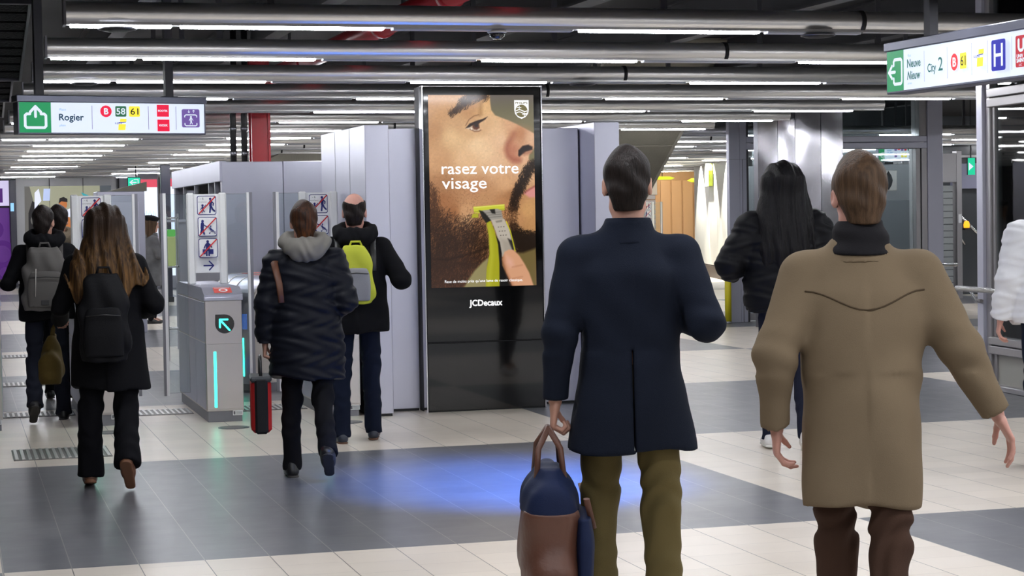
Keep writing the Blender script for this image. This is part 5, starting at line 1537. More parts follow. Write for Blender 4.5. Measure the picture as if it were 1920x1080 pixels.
# ================================================================== clothing builders
from mathutils.bvhtree import BVHTree
def coat(R, m, root, rings, sl=(.070, .058, .047), hem=None, vent=0, fold=.006, quilt=0, h=.010, name='coat', belt=False, collar=None, seed=0, p=2.3, hood=None, part_hem=0.0, shr=.075):
    """rings: (height above the pelvis joint, half width, half depth, shift forward) in units of a 1.75 m person"""
    J, k = R.J, R.k
    F = Field((-.75 * k, -.6 * k, .2 * k), (.75 * k, .6 * k, 1.75 * k), h)
    up, P = R.up, R.P
    c = lambda q: P + up * q * k
    rings = [(q - .025, rx * .90, ry, cy) if .48 <= q <= .51 else (q - .01, rx * .97, ry, cy) if .52 < q < .56 else (q, rx, ry, cy) for q, rx, ry, cy in rings]
    F.loft([(c(q)[2], 0, c(q)[1] + cy * k, rx * k, ry * k) for q, rx, ry, cy in rings], .03, p)
    sl = tuple(q * .90 for q in sl)
    for nm in 'LR':
        F.cap(J['sh' + nm] + np.array((0, 0, -.005)), J['el' + nm], sl[0] * k, sl[1] * k, .035)
        w_ = J['wr' + nm] - .012 * k * J['hd' + nm]
        F.cap(J['el' + nm], w_, sl[1] * k, sl[2] * k, .02)
        F.cap(J['neck'] - up * .055 * k, J['sh' + nm], shr * .8 * k, .058 * k, .04)
        sl_ = F.win(w_ - .09 * k, w_ + .09 * k, .02)
        if sl_:
            X, Y, Z = F.xyz(sl_); u = J['hd' + nm]
            d = (X - w_[0]) * u[0] + (Y - w_[1]) * u[1] + (Z - w_[2]) * u[2]
            near = ((X - w_[0]) ** 2 + (Y - w_[1]) ** 2 + (Z - w_[2]) ** 2) < (.085 * k) ** 2
            F.d[sl_] = np.where(near, np.maximum(F.d[sl_], d), F.d[sl_])
    if hem is not None:
        F.above(lambda X, Y: hem * k + .012 * np.sin(9 * X + seed) + .010 * np.sin(17 * Y + seed))
    s = seed
    def folds(X, Y, Z):
        z = Z / k
        a = fold * (.5 + .5 * np.clip((P[2] / k + .25 - z) / .4, 0, 1.4)) * np.sin(19 * X + 2.2 * np.sin(3.1 * z + s) + 12 * Y + s)
        b = fold * .45 * np.sin(34 * z + 15 * X * np.sign(np.sin(5 * z + s)) + 4 * np.sin(8 * X + s) + 8 * Y) * np.exp(-((z - P[2] / k - .20) / .22) ** 2)
        e = 0
        for nm in 'LR':
            q = J['el' + nm]
            r2 = ((X - q[0]) ** 2 + (Y - q[1]) ** 2 + (Z - q[2]) ** 2)
            e = e + fold * .55 * np.exp(-r2 / .010) * np.sin(75 * Z + 20 * X + 30 * Y + s)
        g = fold * .7 * np.sin(8 * X + 11 * z * np.where(X > 0, 1, -1) + 6 * Y + 2 * s)
        return a + b + e + g
    if quilt:
        def q_(X, Y, Z): return -.008 * np.abs(np.sin(np.pi * (Z + .02 * np.sin(9 * X)) / quilt)) + .004 * np.sin(40 * X + 25 * Y + 5 * np.sin(30 * Z))
        F.warp(q_)
    F.warp(folds)
    if vent:
        F.rbox((0, -.25 * k, hem * k + vent / 2 * k), (.003, .20 * k, vent / 2 * k), .002, .008, sub=True)
    F.rbox((0, .25 * k, (hem or .5) * k + .3), (.004, .10 * k, .6), .003, .012, sub=True)
    o = np_obj(name, [F.mesh(1)], m, root)
    if collar:
        rad, ht, th, flop = collar
        C = Field(np.array(R.J['neck']) - .2 * k, np.array(R.J['neck']) + .2 * k, .007)
        n0 = J['neck'] + up * (-.03) * k
        C.loft([(n0[2], n0[0], n0[1], rad * k * 1.18, rad * k * 1.15), (n0[2] + ht * k, n0[0], n0[1] + .008, rad * k, rad * k * 1.05)], .01)
        if flop: C.loft([(n0[2] - .03 * k, n0[0], n0[1] - .004, rad * k * 1.42, rad * k * 1.30), (n0[2] + ht * .9 * k, n0[0], n0[1] + .004, rad * k * 1.04, rad * k * 1.08)], .012)
        C.loft([(n0[2] + .02 * k, n0[0], n0[1] + .01, (rad - th) * k, (rad - th) * k * 1.05), (n0[2] + (ht + .08) * k, n0[0], n0[1] + .02, (rad - th) * k, (rad - th) * k * 1.1)], .008, sub=True)
        np_obj('collar', [C.mesh(1)], m, o)
    if hood:
        mm, w_, d_, q = hood
        C = Field(np.array(R.J['neck']) - .3 * k, np.array(R.J['neck']) + .3 * k, .008)
        n0 = J['neck'] + up * q * k
        for i in range(24):
            a = 2 * math.pi * i / 24; a2 = 2 * math.pi * (i + 1) / 24
            pt = lambda a: n0 + np.array((w_ * math.cos(a), -.035 + d_ * math.sin(a), -.035 * math.sin(a) * -1.2 - .02 * (1 - abs(math.cos(a)))) ) * k
            fat = .040 if math.sin((a + a2) / 2) < 0 else .03
            C.cap(pt(a), pt(a2), fat * k, k=.03)
        C.ell(n0 + np.array((0, -.12, -.055)) * k, np.array((.11, .05, .08)) * k, .05)
        C.warp(lambda X, Y, Z: .004 * np.sin(60 * Z + 20 * X + 5 * np.sin(25 * X)))
        np_obj('hood', [C.mesh(1)], mm, o)
    return o

def short_hair(R, m, root, bald=False, vol=1.0, low=-.095):
    F = Field((-.13, -.15, -.16), (.13, .14, .18), .006)
    F.ell((0, -.015, .032), (.083 * vol, .106 * vol, .103 * vol), .01)
    F.cap((0, -.06, -.03), (0, -.055, low), .062, .05, .03)
    for sx in (-1, 1): F.cap((sx * .072, .012, .0), (sx * .068, .02, -.045), .012, .008, .015)
    X, Y, Z = F.xyz((slice(None),) * 3)
    zm = np.interp(Y, [-.14, -.05, -.012, .018, .035, .07, .10], [low, low, -.03, -.045, .02, .055, .068])
    F.d = np.maximum(F.d, zm - Z).astype(np.float32)
    if bald: F.ell((0, -.035, .128), (.083, .118, .098), .006, sub=True)
    F.warp(lambda X, Y, Z: .0018 * np.sin(60 * X + 6 * np.sin(14 * Z) + 30 * Y) + .0016 * np.sin(45 * Z + 25 * Y + 3 * np.sin(30 * X)))
    return np_obj('hair', [xf(F.mesh(1), R.HM)], m, root)

def long_hair(R, m, root, top=(.092, .112, .108), rings=(), face=True, h=.008, rag=.05, amp=.006, end=None):
    """rings: (height from the head centre, half width, half depth, shift back)"""
    k = R.k; c = R.headc
    zs = [q[0] for q in rings]
    F = Field(c + np.array((-.32, -.32, min(zs) - .06)) * k, c + np.array((.32, .25, .2)) * k, h)
    F.ell(c + np.array((0, -.015, .028)) * k, np.array(top) * k, .02)
    F.loft([(c[2] + q * k, c[0], c[1] - b * k, rx * k, ry * k) for q, rx, ry, b in rings], .05, 2.2)
    if face:
        F.cap(c + np.array((0, .13, .025)) * k, c + np.array((0, .13, -.12)) * k, .068 * k, k=.02, sub=True)
        F.cap(c + np.array((0, .12, -.1)) * k, c + np.array((0, .12, -.5)) * k, .085 * k, k=.02, sub=True)
    F.warp(lambda X, Y, Z: amp * np.sin(75 * (X - c[0]) + 1.6 * np.sin(6 * Z) + 30 * Y) + amp * .6 * np.sin(140 * (X - c[0]) + 2 * np.sin(8 * Z + 2) + 60 * Y))
    if end is not None:
        F.above(lambda X, Y: c[2] + end * k + rag * (np.sin(47 * X) * .5 + .5 * np.sin(23 * X + 2)) * k + 1.2 * (X - c[0]) ** 2)
    return np_obj('hair', [F.mesh(1)], m, root)

def hair_mat(name, dark, light=None, z0=0, z1=1, streak=.5):
    if name in MATS: return MATS[name]
    m = mat(name, dark, .5, spec=.18, bump=.35, bscale=1, bstretch=(160, 160, 6))
    nt = m.node_tree; b = nt.nodes['Principled BSDF']
    tc = nt.nodes.new('ShaderNodeTexCoord'); mp = nt.nodes.new('ShaderNodeMapping'); mp.inputs['Scale'].default_value = (70, 70, 3)
    n = nt.nodes.new('ShaderNodeTexNoise'); n.inputs['Scale'].default_value = 1.0; n.inputs['Detail'].default_value = 4
    nt.links.new(tc.outputs['Object'], mp.inputs[0]); nt.links.new(mp.outputs[0], n.inputs['Vector'])
    mx = nt.nodes.new('ShaderNodeMix'); mx.data_type = 'RGBA'
    mx.inputs[6].default_value = (*dark, 1); mx.inputs[7].default_value = (*(light or tuple(c * 2.2 for c in dark)), 1)
    r = nt.nodes.new('ShaderNodeMapRange'); r.inputs['From Min'].default_value = .35; r.inputs['From Max'].default_value = .7; nt.links.new(n.outputs['Fac'], r.inputs['Value'])
    if light:
        sx = nt.nodes.new('ShaderNodeSeparateXYZ'); nt.links.new(tc.outputs['Object'], sx.inputs[0])
        g = nt.nodes.new('ShaderNodeMapRange'); g.inputs['From Min'].default_value = z1; g.inputs['From Max'].default_value = z0
        nt.links.new(sx.outputs[2], g.inputs['Value'])
        mu = nt.nodes.new('ShaderNodeMath'); mu.operation = 'MULTIPLY'; nt.links.new(r.outputs[0], mu.inputs[0]); nt.links.new(g.outputs[0], mu.inputs[1])
        nt.links.new(mu.outputs[0], mx.inputs[0])
    else:
        nt.links.new(r.outputs[0], mx.inputs[0])
    nt.links.new(mx.outputs[2], b.inputs['Base Color'])
    return m

def world_of(root, p):
    a = root.rotation_euler.z
    x, y, z = p
    return Vector((root.location.x + x * math.cos(a) - y * math.sin(a), root.location.y + x * math.sin(a) + y * math.cos(a), root.location.z + z))

def backpack(root, label, R, z, back, w_, h_, d_, m, m2=None, ms=None, pocket=True, name='backpack', two_tone=None, straps=True, cx=0.0):
    """worn on the back: z centre height, back = y of the wearer's back surface"""
    p = world_of(root, (cx, -back, z))
    t = thing(name, label, 'backpack', p, root.rotation_euler.z)
    F = Field((-w_ * .7, -d_ * 1.7, -h_ * .7), (w_ * .7, .05, h_ * .7), .008)
    F.loft([(-h_ / 2, 0, -d_ / 2, w_ / 2 * .92, d_ / 2 * .9), (-h_ * .2, 0, -d_ / 2, w_ / 2, d_ / 2), (h_ * .2, 0, -d_ / 2 * .95, w_ / 2 * .92, d_ / 2 * .92), (h_ * .42, 0, -d_ / 2 * .8, w_ / 2 * .72, d_ / 2 * .72), (h_ / 2, 0, -d_ / 2 * .7, w_ / 2 * .5, d_ / 2 * .5)], .02, 3.4)
    F.warp(lambda X, Y, Z: .004 * np.sin(30 * Z + 18 * X) + .003 * np.sin(55 * X + 20 * Z))
    np_obj('pack_body', [F.mesh(1)], m, t)
    if pocket:
        F = Field((-w_ * .6, -d_ * 1.9, -h_ * .6), (w_ * .6, .0, h_ * .5), .008)
        F.loft([(-h_ * .44, 0, -d_ * .9, w_ / 2 * .74, d_ * .22), (-h_ * .2, 0, -d_ * .92, w_ / 2 * .80, d_ * .24), (h_ * .06, 0, -d_ * .88, w_ / 2 * .72, d_ * .2), (h_ * .12, 0, -d_ * .82, w_ / 2 * .55, d_ * .16)], .02, 3.2)
        np_obj('pocket', [F.mesh(1)], m2 or m, t)
        MB().tube([(-w_ * .33, -d_ * 1.13, h_ * .02), (0, -d_ * 1.15, h_ * .035), (w_ * .33, -d_ * 1.13, h_ * .02)], .004, 6).build('zip', mat('zip_dark', (.03, .03, .03), .4), t)
    MB().tube([(-.045, -d_ * .3, h_ * .47), (-.03, -d_ * .25, h_ * .56), (.03, -d_ * .25, h_ * .56), (.045, -d_ * .3, h_ * .47)], .008, 8).build('grab_loop', m, t)
    if straps:
        co = [o for o in root.children if o.name.split('.')[0] in ('coat', 'jacket')][0]
        bv = BVHTree.FromPolygons([v.co for v in co.data.vertices], [tuple(p_.vertices) for p_ in co.data.polygons])
        for sx in (-1, 1):
            q = R.J['neck']; x = sx * .115 * R.k
            o_ = Vector((x, 0, q[2] - .20 * R.k)); pts = []
            for i in range(13):
                th = math.radians(205 - i * 17)          # from low on the back, over the shoulder, to the chest
                d_ = Vector((sx * .06, math.cos(th), math.sin(th))).normalized()
                h_ = bv.ray_cast(o_, d_, .5)
                r_ = (h_[0] - o_).length if h_[0] is not None else .16
                pts.append(o_ + d_ * (r_ + .012))
            pts = [tuple(Vector(v) - Vector((cx, -back, z))) for v in pts]
            MB().tube(pts, .024, 8, flat=.3).build('strap', ms or m, t)
    return t

def hold_bag_frame(root, R, nm):
    """world position of the grip in a hand"""
    return world_of(root, R.J['wr' + nm] + R.J['hd' + nm] * .085 * R.k)

BLACKCLOTH = cloth('cloth_black', (.0055, .0055, .007))
HAIR_DARK = hair_mat('hair_dark', (.010, .007, .006))
HAIR_BROWN = hair_mat('hair_brown', (.055, .032, .018))
SHOE_BLACK = mat('shoe_black', (.012, .012, .013), .35)

# ---- 1 man in the navy overcoat
R = Rig(1.80, legL=(16, 28, 2, 3), legR=(-3, 3, 0, 2), armL=((.22, -.12, -1), (.10, .10, -1)), armR=((.30, -.42, -1), (-.25, 1, .12)), turn=-.05)
root = person('man seen from behind in a knee length navy overcoat, khaki trousers, carrying a travel bag', (2.385, 6.80), .25)
NAVY = cloth('wool_navy', (.0085, .012, .023), noise=.2)
np_obj('body', R.body(curlL=1.15, curlR=.7), skin('fair'), root); R.eyes(root)
short_hair(R, HAIR_DARK, root)
KH = cloth('khaki_cotton', (.135, .105, .042), noise=.15)
R.trousers(KH, root, wide=1.02, cuff=.066)
coat(R, NAVY, root, [(-.30, .235, .175, 0), (-.18, .222, .165, 0), (0, .200, .152, 0), (.16, .180, .135, 0), (.30, .186, .136, 0), (.42, .192, .130, 0), (.49, .165, .112, 0), (.545, .10, .09, .0), (.60, .078, .078, 0)], sl=(.080, .068, .056), hem=.71, vent=.36, collar=(.078, .065, .016, True), fold=.006, seed=1)
R.shoes(mat('shoe_brown', (.10, .05, .03), .35), root)
g = hold_bag_frame(root, R, 'L')
t = thing('travel_bag', 'brown leather travel bag with navy top, carried by the man in navy', 'bag', (g.x - .02, g.y, g.z - .60), root.rotation_euler.z)
LB = mat('leather_brown', (.12, .050, .032), .45, noise=.2, nscale=6, bump=.15, bscale=40)
NB = cloth('bag_navy', (.012, .020, .060), .6)
F = Field((-.2, -.34, -.02), (.2, .34, .50), .008)
F.loft([(0, 0, 0, .10, .24), (.10, 0, 0, .115, .26), (.28, 0, 0, .105, .25), (.31, 0, 0, .10, .245)], .02, 3.2)
F.warp(lambda X, Y, Z: .004 * np.sin(24 * Z + 14 * Y) + .004 * np.sin(30 * Y + 12 * Z))
np_obj('bag_body', [F.mesh(1)], LB, t)
F = Field((-.2, -.34, .24), (.2, .34, .52), .008)
F.loft([(.30, 0, 0, .108, .252), (.38, 0, 0, .10, .235), (.44, 0, 0, .055, .20), (.46, 0, 0, .03, .17)], .02, 2.8)
F.warp(lambda X, Y, Z: .004 * np.sin(40 * Y + 20 * Z))
np_obj('bag_top', [F.mesh(1)], NB, t)
F = Field((.02, -.34, -.02), (.22, .34, .40), .008)
F.loft([(.03, .115, -.02, .035, .21), (.2, .12, -.02, .04, .22), (.29, .115, -.02, .03, .2)], .02, 3)
np_obj('side_pocket', [F.mesh(1)], NB, t)
for x in (-.05, .05):
    MB().tube([(x, -.12, .42), (x * .8, -.09, .53), (0, -.03, .598), (0, .03, .598), (x * .8, .09, .53), (x, .12, .42)], .011, 10).build('handle', LB, t)
MB().tube([(.125, -.2, .36), (.155, -.1, .24), (.16, .05, .22), (.13, .2, .36)], .012, 10, flat=.5).build('shoulder_strap', LB, t)

# ---- 2 man in the sand coloured coat
R = Rig(1.735, legL=(14, 14, 0, -2), legR=(-12, 8, 12, -2), armL=((.36, -.25, -1), (-.02, .30, -1)), armR=((.52, -.10, -1), (.56, .10, -1)), turn=.12, shw=.185)
root = person('man seen from behind in a sand coloured coat with curved yoke seam', (2.79, 5.72), .30)
SAND = cloth('cotton_sand', (.200, .148, .092), noise=.12, bump=.12)
np_obj('body', R.body(curlL=.5, curlR=.3), skin('pink'), root); R.eyes(root)
short_hair(R, HAIR_BROWN, root, vol=1.03)
R.trousers(cloth('cotton_brown', (.062, .033, .022), noise=.2), root, wide=.95, cuff=.060, wr=.006)
o = coat(R, SAND, root, [(-.34, .180, .160, 0), (-.20, .192, .162, 0), (0, .200, .156, 0), (.16, .198, .148, 0), (.30, .205, .146, 0), (.42, .208, .138, 0), (.49, .18, .116, 0), (.545, .11, .095, 0), (.585, .085, .08, 0)], sl=(.088, .072, .058), hem=.655, collar=(.086, .035, .016, True), fold=.008, seed=4)
C = Field(np.array(R.J['neck']) - .25, np.array(R.J['neck']) + .25, .008)
n0 = R.J['neck']
C.loft([(n0[2] - .035, n0[0], n0[1] - .01, .105, .105), (n0[2] + .02, n0[0], n0[1] - .005, .088, .09), (n0[2] + .075, n0[0], n0[1] + .006, .074, .078)], .02)
C.warp(lambda X, Y, Z: .005 * np.sin(90 * Z + 10 * X))
np_obj('scarf', [C.mesh(1)], cloth('scarf_black', (.015, .014, .016)), root)
ky = R.k   # curved seam across the back
def back_y(F_, x, z): return None
pts = []
for i in range(15):
    x = -.19 + .38 * i / 14
    zz = R.P[2] + (.395 - .030 * math.cos(x / .19 * math.pi)) * ky + .0
    pts.append((x * ky, zz))
bv = BVHTree.FromPolygons([v.co for v in o.data.vertices], [tuple(p.vertices) for p in o.data.polygons])
sp_ = []
for x, z in pts:
    hit = bv.ray_cast(Vector((x, -1, z)), Vector((0, 1, 0)))
    if hit[0] is not None: sp_.append(hit[0] + Vector((0, -.001, 0)))
MB().tube(sp_, .0028, 6).build('yoke_seam', cloth('seam_dark', (.085, .060, .036)), o)
R.shoes(mat('shoe_brown'), root)

# ---- 3 woman with long brown hair
R = Rig(1.625, legL=(0, 2, 10, 4), legR=(-4, 34, 50, 3), armL=((.42, -.05, -1), (.12, .9, -.35)), armR=((.48, -.15, -1), (-.35, 1, -.25)), turn=.05)
root = person('woman seen from behind with long brown hair, black coat and brown heeled shoes', (.875, 11.93), .14)
np_obj('body', R.body(True, curlL=1.1, curlR=.5, slim=.95), skin('fair'), root); R.eyes(root)
LBR = hair_mat('hair_ombre', (.028, .016, .010), (.33, .17, .055), 1.08, 1.58)
long_hair(R, LBR, root, top=(.118, .125, .118), rings=[(-.52, .29, .06, .125), (-.40, .275, .08, .12), (-.25, .225, .092, .10), (-.12, .160, .105, .055), (0, .128, .118, .02), (.05, .118, .118, .015)], end=-.45, rag=.08, amp=.007)
R.trousers(cloth('trousers_black', (.005, .005, .007)), root, wide=1.12, cuff=.085)
coat(R, BLACKCLOTH, root, [(-.33, .262, .185, 0), (-.2, .25, .18, 0), (0, .226, .165, 0), (.16, .205, .148, 0), (.30, .205, .145, 0), (.42, .205, .138, 0), (.50, .175, .115, 0), (.555, .10, .09, 0), (.59, .08, .08, 0)], sl=(.084, .070, .062), hem=.635, collar=(.082, .06, .016, True), fold=.007, seed=2)
R.shoes(mat('shoe_tan', (.15, .065, .035), .4), root, ms=mat('sole_tan', (.20, .09, .045), .6), heel=.04)
backpack(root, 'black backpack hanging low on the back of the long haired woman', R, 1.03, .175, .30, .52, .15, cloth('pack_black', (.008, .008, .0095), .6), straps=True)
g = hold_bag_frame(root, R, 'L')
t = thing('shopping_bag', 'olive brown cloth bag carried at the left side of the long haired woman', 'bag', (g.x - .05, g.y, g.z - .36), root.rotation_euler.z)
OL = cloth('cloth_olive', (.125, .085, .022), .7)
F = Field((-.16, -.24, -.02), (.16, .24, .36), .008)
F.loft([(0, 0, 0, .05, .10), (.03, 0, 0, .075, .15), (.14, 0, 0, .07, .16), (.25, .01, 0, .035, .12), (.29, .012, 0, .02, .07)], .02, 2.4)
F.warp(lambda X, Y, Z: .005 * np.sin(40 * Y + 25 * Z) + .004 * np.sin(50 * Z + 20 * Y))
np_obj('bag_body', [F.mesh(1)], OL, t)
MB().tube([(.01, -.06, .27), (.018, -.04, .33), (.02, 0, .358), (.018, .04, .33), (.01, .06, .27)], .010, 8).build('handle', OL, t)

# ---- 4 woman in the dark padded coat
R = Rig(1.655, legL=(2, 4, 0, 2), legR=(-14, 30, 40, 1), armL=((.24, -.12, -1), (.06, .10, -1)), armR=((.30, -.25, -1), (-.25, .9, -.3)), turn=.1)
root = person('woman in a dark padded coat with grey hood, holding a red sided bag', (2.075, 11.93), .12)
np_obj('body', R.body(True, curlL=1.15, curlR=.6), skin('fair'), root); R.eyes(root)
AU = hair_mat('hair_auburn', (.020, .012, .009), (.13, .045, .015), 1.45, 1.8)
short_hair(R, AU, root, vol=1.06, low=-.105)
R.trousers(cloth('trousers_black'), root, wide=.98, cuff=.060)
PUF = cloth('padded_navy', (.006, .007, .012), .5, bump=.1)
coat(R, PUF, root, [(-.32, .235, .19, 0), (-.2, .24, .19, 0), (0, .235, .18, 0), (.16, .215, .165, 0), (.30, .215, .162, 0), (.42, .210, .152, 0), (.50, .185, .125, 0), (.555, .11, .10, 0), (.585, .09, .09, 0)], sl=(.092, .080, .066), hem=.645, quilt=.085, fold=.004, seed=3,
     hood=(cloth('hood_grey', (.20, .19, .17), .8), .125, .10, .035))
MB().tube([(-.17, .02, R.P[2] + .50 * R.k), (-.19, -.12, R.P[2] + .47 * R.k), (-.165, -.19, R.P[2] + .34 * R.k), (-.155, -.205, R.P[2] + .22 * R.k)], .022, 10, flat=.4).build('shoulder_strap', mat('strap_brown', (.10, .035, .015), .5), root)
R.shoes(SHOE_BLACK, root, 'boot')
g = hold_bag_frame(root, R, 'L')
t = thing('carry_bag', 'black carry bag with red sides held by the woman in the padded coat', 'bag', (g.x - .03, g.y, g.z - .46), root.rotation_euler.z)
MB().bbox(-.062, .062, -.14, .14, 0, .32, .02).build('bag_body', cloth('bag_red', (.42, .022, .022), .6), t)
MB().bbox(-.040, .040, -.155, .155, -.006, .335, .014).build('centre_panel', cloth('bag_black', (.016, .016, .018), .55), t)
MB().bbox(-.066, .066, -.15, .15, .31, .345, .012).build('lid', cloth('bag_lid', (.06, .065, .07), .5), t)
MB().tube([(0, -.09, .34), (0, -.075, .43), (0, -.03, .458), (0, .03, .458), (0, .075, .43), (0, .09, .34)], .010, 8).build('handle', mat('zip_dark'), t)

# ---- 5 balding man with the lime backpack
R = Rig(1.72, legL=(0, 3, 0, 3), legR=(14, 10, -6, 2), armL=((.45, -.30, -1), (-.1, .9, .25)), armR=((.62, -.35, -1), (-.25, 1, .3)), turn=-.08)
root = person('balding man seen from behind in a black jacket, wearing a lime and grey backpack', (2.72, 13.56), .18)
np_obj('body', R.body(curlL=.8, curlR=.8), skin('pink'), root); R.eyes(root)
short_hair(R, HAIR_DARK, root, bald=True, vol=.99)
R.trousers(cloth('denim_dark', (.007, .011, .026), noise=.25), root, wide=.98, cuff=.062)
coat(R, BLACKCLOTH, root, [(-.18, .232, .17, 0), (-.08, .235, .172, 0), (.04, .222, .162, 0), (.16, .205, .15, 0), (.30, .208, .148, 0), (.42, .212, .140, 0), (.50, .18, .115, 0), (.555, .10, .09, 0), (.60, .082, .082, 0)], sl=(.086, .074, .060), hem=.80, name='jacket', collar=(.082, .07, .016, True), fold=.007, seed=5, hood=(BLACKCLOTH, .12, .095, .02))
R.shoes(mat('shoe_slate', (.02, .026, .045), .4), root, ms=mat('sole_brown', (.12, .055, .03), .6))
LIME = cloth('nylon_lime', (.56, .60, .055), .5)
GREYN = cloth('nylon_grey', (.30, .30, .31), .5)
backpack(root, 'lime yellow backpack with a grey pocket on the balding man', R, 1.19, .165, .25, .41, .11, LIME, GREYN, straps=True, ms=mat('zip_dark', (.03, .03, .03), .4))

# ---- 6 man with the grey backpack
R = Rig(1.685, legL=(-16, 22, 38, 2), legR=(6, 4, 0, 3), armL=((.45, -.25, -1), (-.2, 1, .25)), armR=((.0, -.20, -1), (-.4, 1, .2)), turn=-.35)
root = person('man in a black hooded jacket with a grey backpack passing the left gates', (.70, 16.1), .04)
np_obj('body', R.body(curlL=.8, curlR=.8), skin('fair'), root); R.eyes(root)
short_hair(R, HAIR_DARK, root, vol=1.02)
R.trousers(cloth('denim_black', (.012, .014, .022), noise=.2), root, wide=.95, cuff=.068, wr=.006)
coat(R, BLACKCLOTH, root, [(-.12, .222, .168, 0), (-.02, .225, .170, 0), (.10, .215, .16, 0), (.22, .208, .152, 0), (.34, .212, .150, 0), (.43, .210, .140, 0), (.50, .18, .115, 0), (.555, .10, .09, 0), (.59, .085, .085, 0)], sl=(.080, .068, .056), hem=.85, name='jacket', fold=.007, seed=6, hood=(BLACKCLOTH, .125, .10, .035))
R.shoes(SHOE_BLACK, root, 'boot')
GPACK = cloth('pack_grey', (.115, .108, .102), .65)
t = backpack(root, 'grey backpack on the man passing the left gates', R, 1.145, .172, .36, .50, .15, GPACK, straps=True)
MB().bbox(-.035, .025, -.180, -.168, -.205, -.165, .002).build('patch', mat('zip_dark'), t)
MB().tube([(-.07, -.16, .08), (-.075, -.182, -.02), (-.08, -.186, -.14)], .004, 6).build('piping', mat('piping_pale', (.45, .42, .38), .5), t)

# ---- 7 person half hidden behind the gate
R = Rig(1.68, legL=(4, 4, 0, 2), legR=(-6, 8, 10, 2), armL=((.22, -.1, -1), (.05, .5, -1)), armR=((.22, -.1, -1), (.05, .5, -1)))
root = person('person with a fur collar half hidden behind the man with the grey backpack', (.905, 17.95), .1)
np_obj('body', R.body(curlL=.6, curlR=.6), skin('fair'), root); R.eyes(root)
short_hair(R, HAIR_DARK, root, vol=1.12, low=-.11)
R.trousers(cloth('trousers_black'), root)
coat(R, BLACKCLOTH, root, [(-.2, .225, .17, 0), (0, .215, .16, 0), (.16, .2, .148, 0), (.30, .2, .145, 0), (.42, .2, .138, 0), (.50, .175, .115, 0), (.555, .10, .09, 0)], sl=(.078, .066, .055), hem=.78, fold=.006, seed=7, hood=(cloth('fur_beige', (.30, .24, .17), .95, bump=.9, bscale=160), .12, .10, .03))
R.shoes(SHOE_BLACK, root)

# ---- 8 woman with long black hair
R = Rig(1.84, legL=(6, 6, 0, 1), legR=(-10, 12, 18, 1), armL=((.55, -.10, -1), (-.05, .9, -.15)), armR=((.55, -.10, -1), (-.1, .9, -.1)), shw=.20)
root = person('woman seen from behind with very long black hair, puffy black jacket and white trainers', (5.30, 12.0), .30)
np_obj('body', R.body(True, curlL=.9, curlR=.9), skin('tan'), root); R.eyes(root)
HB_ = hair_mat('hair_black', (.0045, .004, .0045))
long_hair(R, HB_, root, top=(.128, .130, .125), rings=[(-.54, .13, .05, .15), (-.42, .165, .07, .15), (-.28, .18, .085, .11), (-.15, .165, .105, .06), (-.02, .14, .12, .02), (.05, .128, .12, .015)], end=-.52, rag=.05, amp=.006)
R.trousers(cloth('denim_navy', (.012, .014, .028)), root, wide=.92, cuff=.052)
coat(R, cloth('padded_black', (.005, .005, .0065), .55, bump=.1), root, [(-.08, .235, .19, 0), (.04, .255, .20, 0), (.16, .255, .19, 0), (.30, .25, .18, 0), (.42, .24, .165, 0), (.50, .20, .13, 0), (.555, .115, .10, 0), (.59, .09, .09, 0)], sl=(.108, .100, .082), hem=.88, name='jacket', quilt=.13, fold=.005, seed=8, collar=(.09, .05, .018, True))
R.shoes(mat('trainer_white', (.80, .78, .76), .5), root, ms=mat('sole_white', (.75, .74, .70), .6))

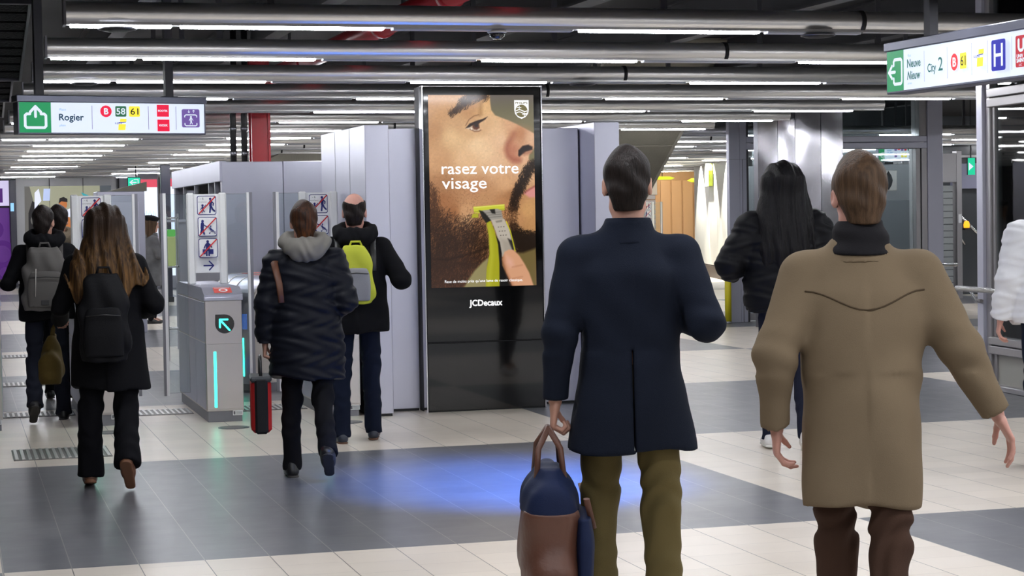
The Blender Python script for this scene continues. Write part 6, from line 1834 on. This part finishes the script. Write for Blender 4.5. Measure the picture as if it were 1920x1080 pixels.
# ---- 9 person in white at the right edge
R = Rig(1.75, legL=(-8, 10, 14, 2), legR=(12, 8, -4, 2), armL=((.26, -.16, -1), (.16, .22, -1)), armR=((.26, .1, -1), (.1, .4, -1)))
root = person('person in a white padded jacket and dark jeans, cut off by the right edge', (6.44, 10.60), .35)
np_obj('body', R.body(True, curlL=.5, curlR=.5), skin('pink'), root); R.eyes(root)
short_hair(R, HAIR_BROWN, root, vol=1.08, low=-.12)
R.trousers(cloth('denim_dark'), root, cuff=.06)
coat(R, cloth('padded_white', (.74, .74, .76), .6, bump=.1), root, [(-.12, .23, .18, 0), (0, .235, .185, 0), (.16, .22, .17, 0), (.30, .218, .165, 0), (.42, .212, .152, 0), (.50, .18, .12, 0), (.555, .11, .10, 0), (.59, .085, .085, 0)], sl=(.094, .086, .070), hem=.86, name='jacket', quilt=.12, fold=.006, seed=9, collar=(.09, .05, .018, True))
R.shoes(SHOE_BLACK, root)

# ---- 10 woman in the beret, far behind the gates
R = Rig(1.60, legL=(3, 3, 0, 2), legR=(-3, 3, 0, 2), armL=((.15, .3, -1), (-.3, .8, .55)), armR=((.15, .3, -1), (-.3, .8, .6)), turn=.1, tilt=-.15)
root = person('woman in profile wearing a black beret and patterned grey coat, beyond the gates', (2.92, 30.36), 1.45)
np_obj('body', R.body(True, curlL=.9, curlR=.9), skin('fair'), root); R.eyes(root)
long_hair(R, HAIR_BROWN, root, top=(.088, .108, .104), rings=[(-.30, .11, .06, .05), (-.2, .12, .075, .04), (-.08, .10, .09, .03), (.05, .088, .10, .015)], end=-.27, rag=.03, amp=.004)
F = Field((-.18, -.2, -.02), (.18, .18, .2), .008)
F.ell((0, -.03, .105), (.125, .14, .045), .03); F.ell((0, -.02, .065), (.09, .105, .035), .03)
F.cap((0, -.03, .14), (0, -.03, .165), .006, k=.01)
np_obj('beret', [xf(F.mesh(1), R.HM)], cloth('felt_black', (.012, .012, .014)), root)
coat(R, cloth('tweed_grey', (.14, .14, .145), .85, noise=.8), root, [(-.3, .22, .17, 0), (0, .2, .155, 0), (.16, .19, .145, 0), (.30, .195, .145, 0), (.42, .2, .138, 0), (.50, .17, .115, 0), (.555, .10, .09, 0), (.58, .085, .085, 0)], sl=(.078, .066, .055), hem=.66, fold=.005, seed=10, collar=(.09, .05, .018, True))
R.trousers(cloth('trousers_black'), root)
R.shoes(SHOE_BLACK, root)
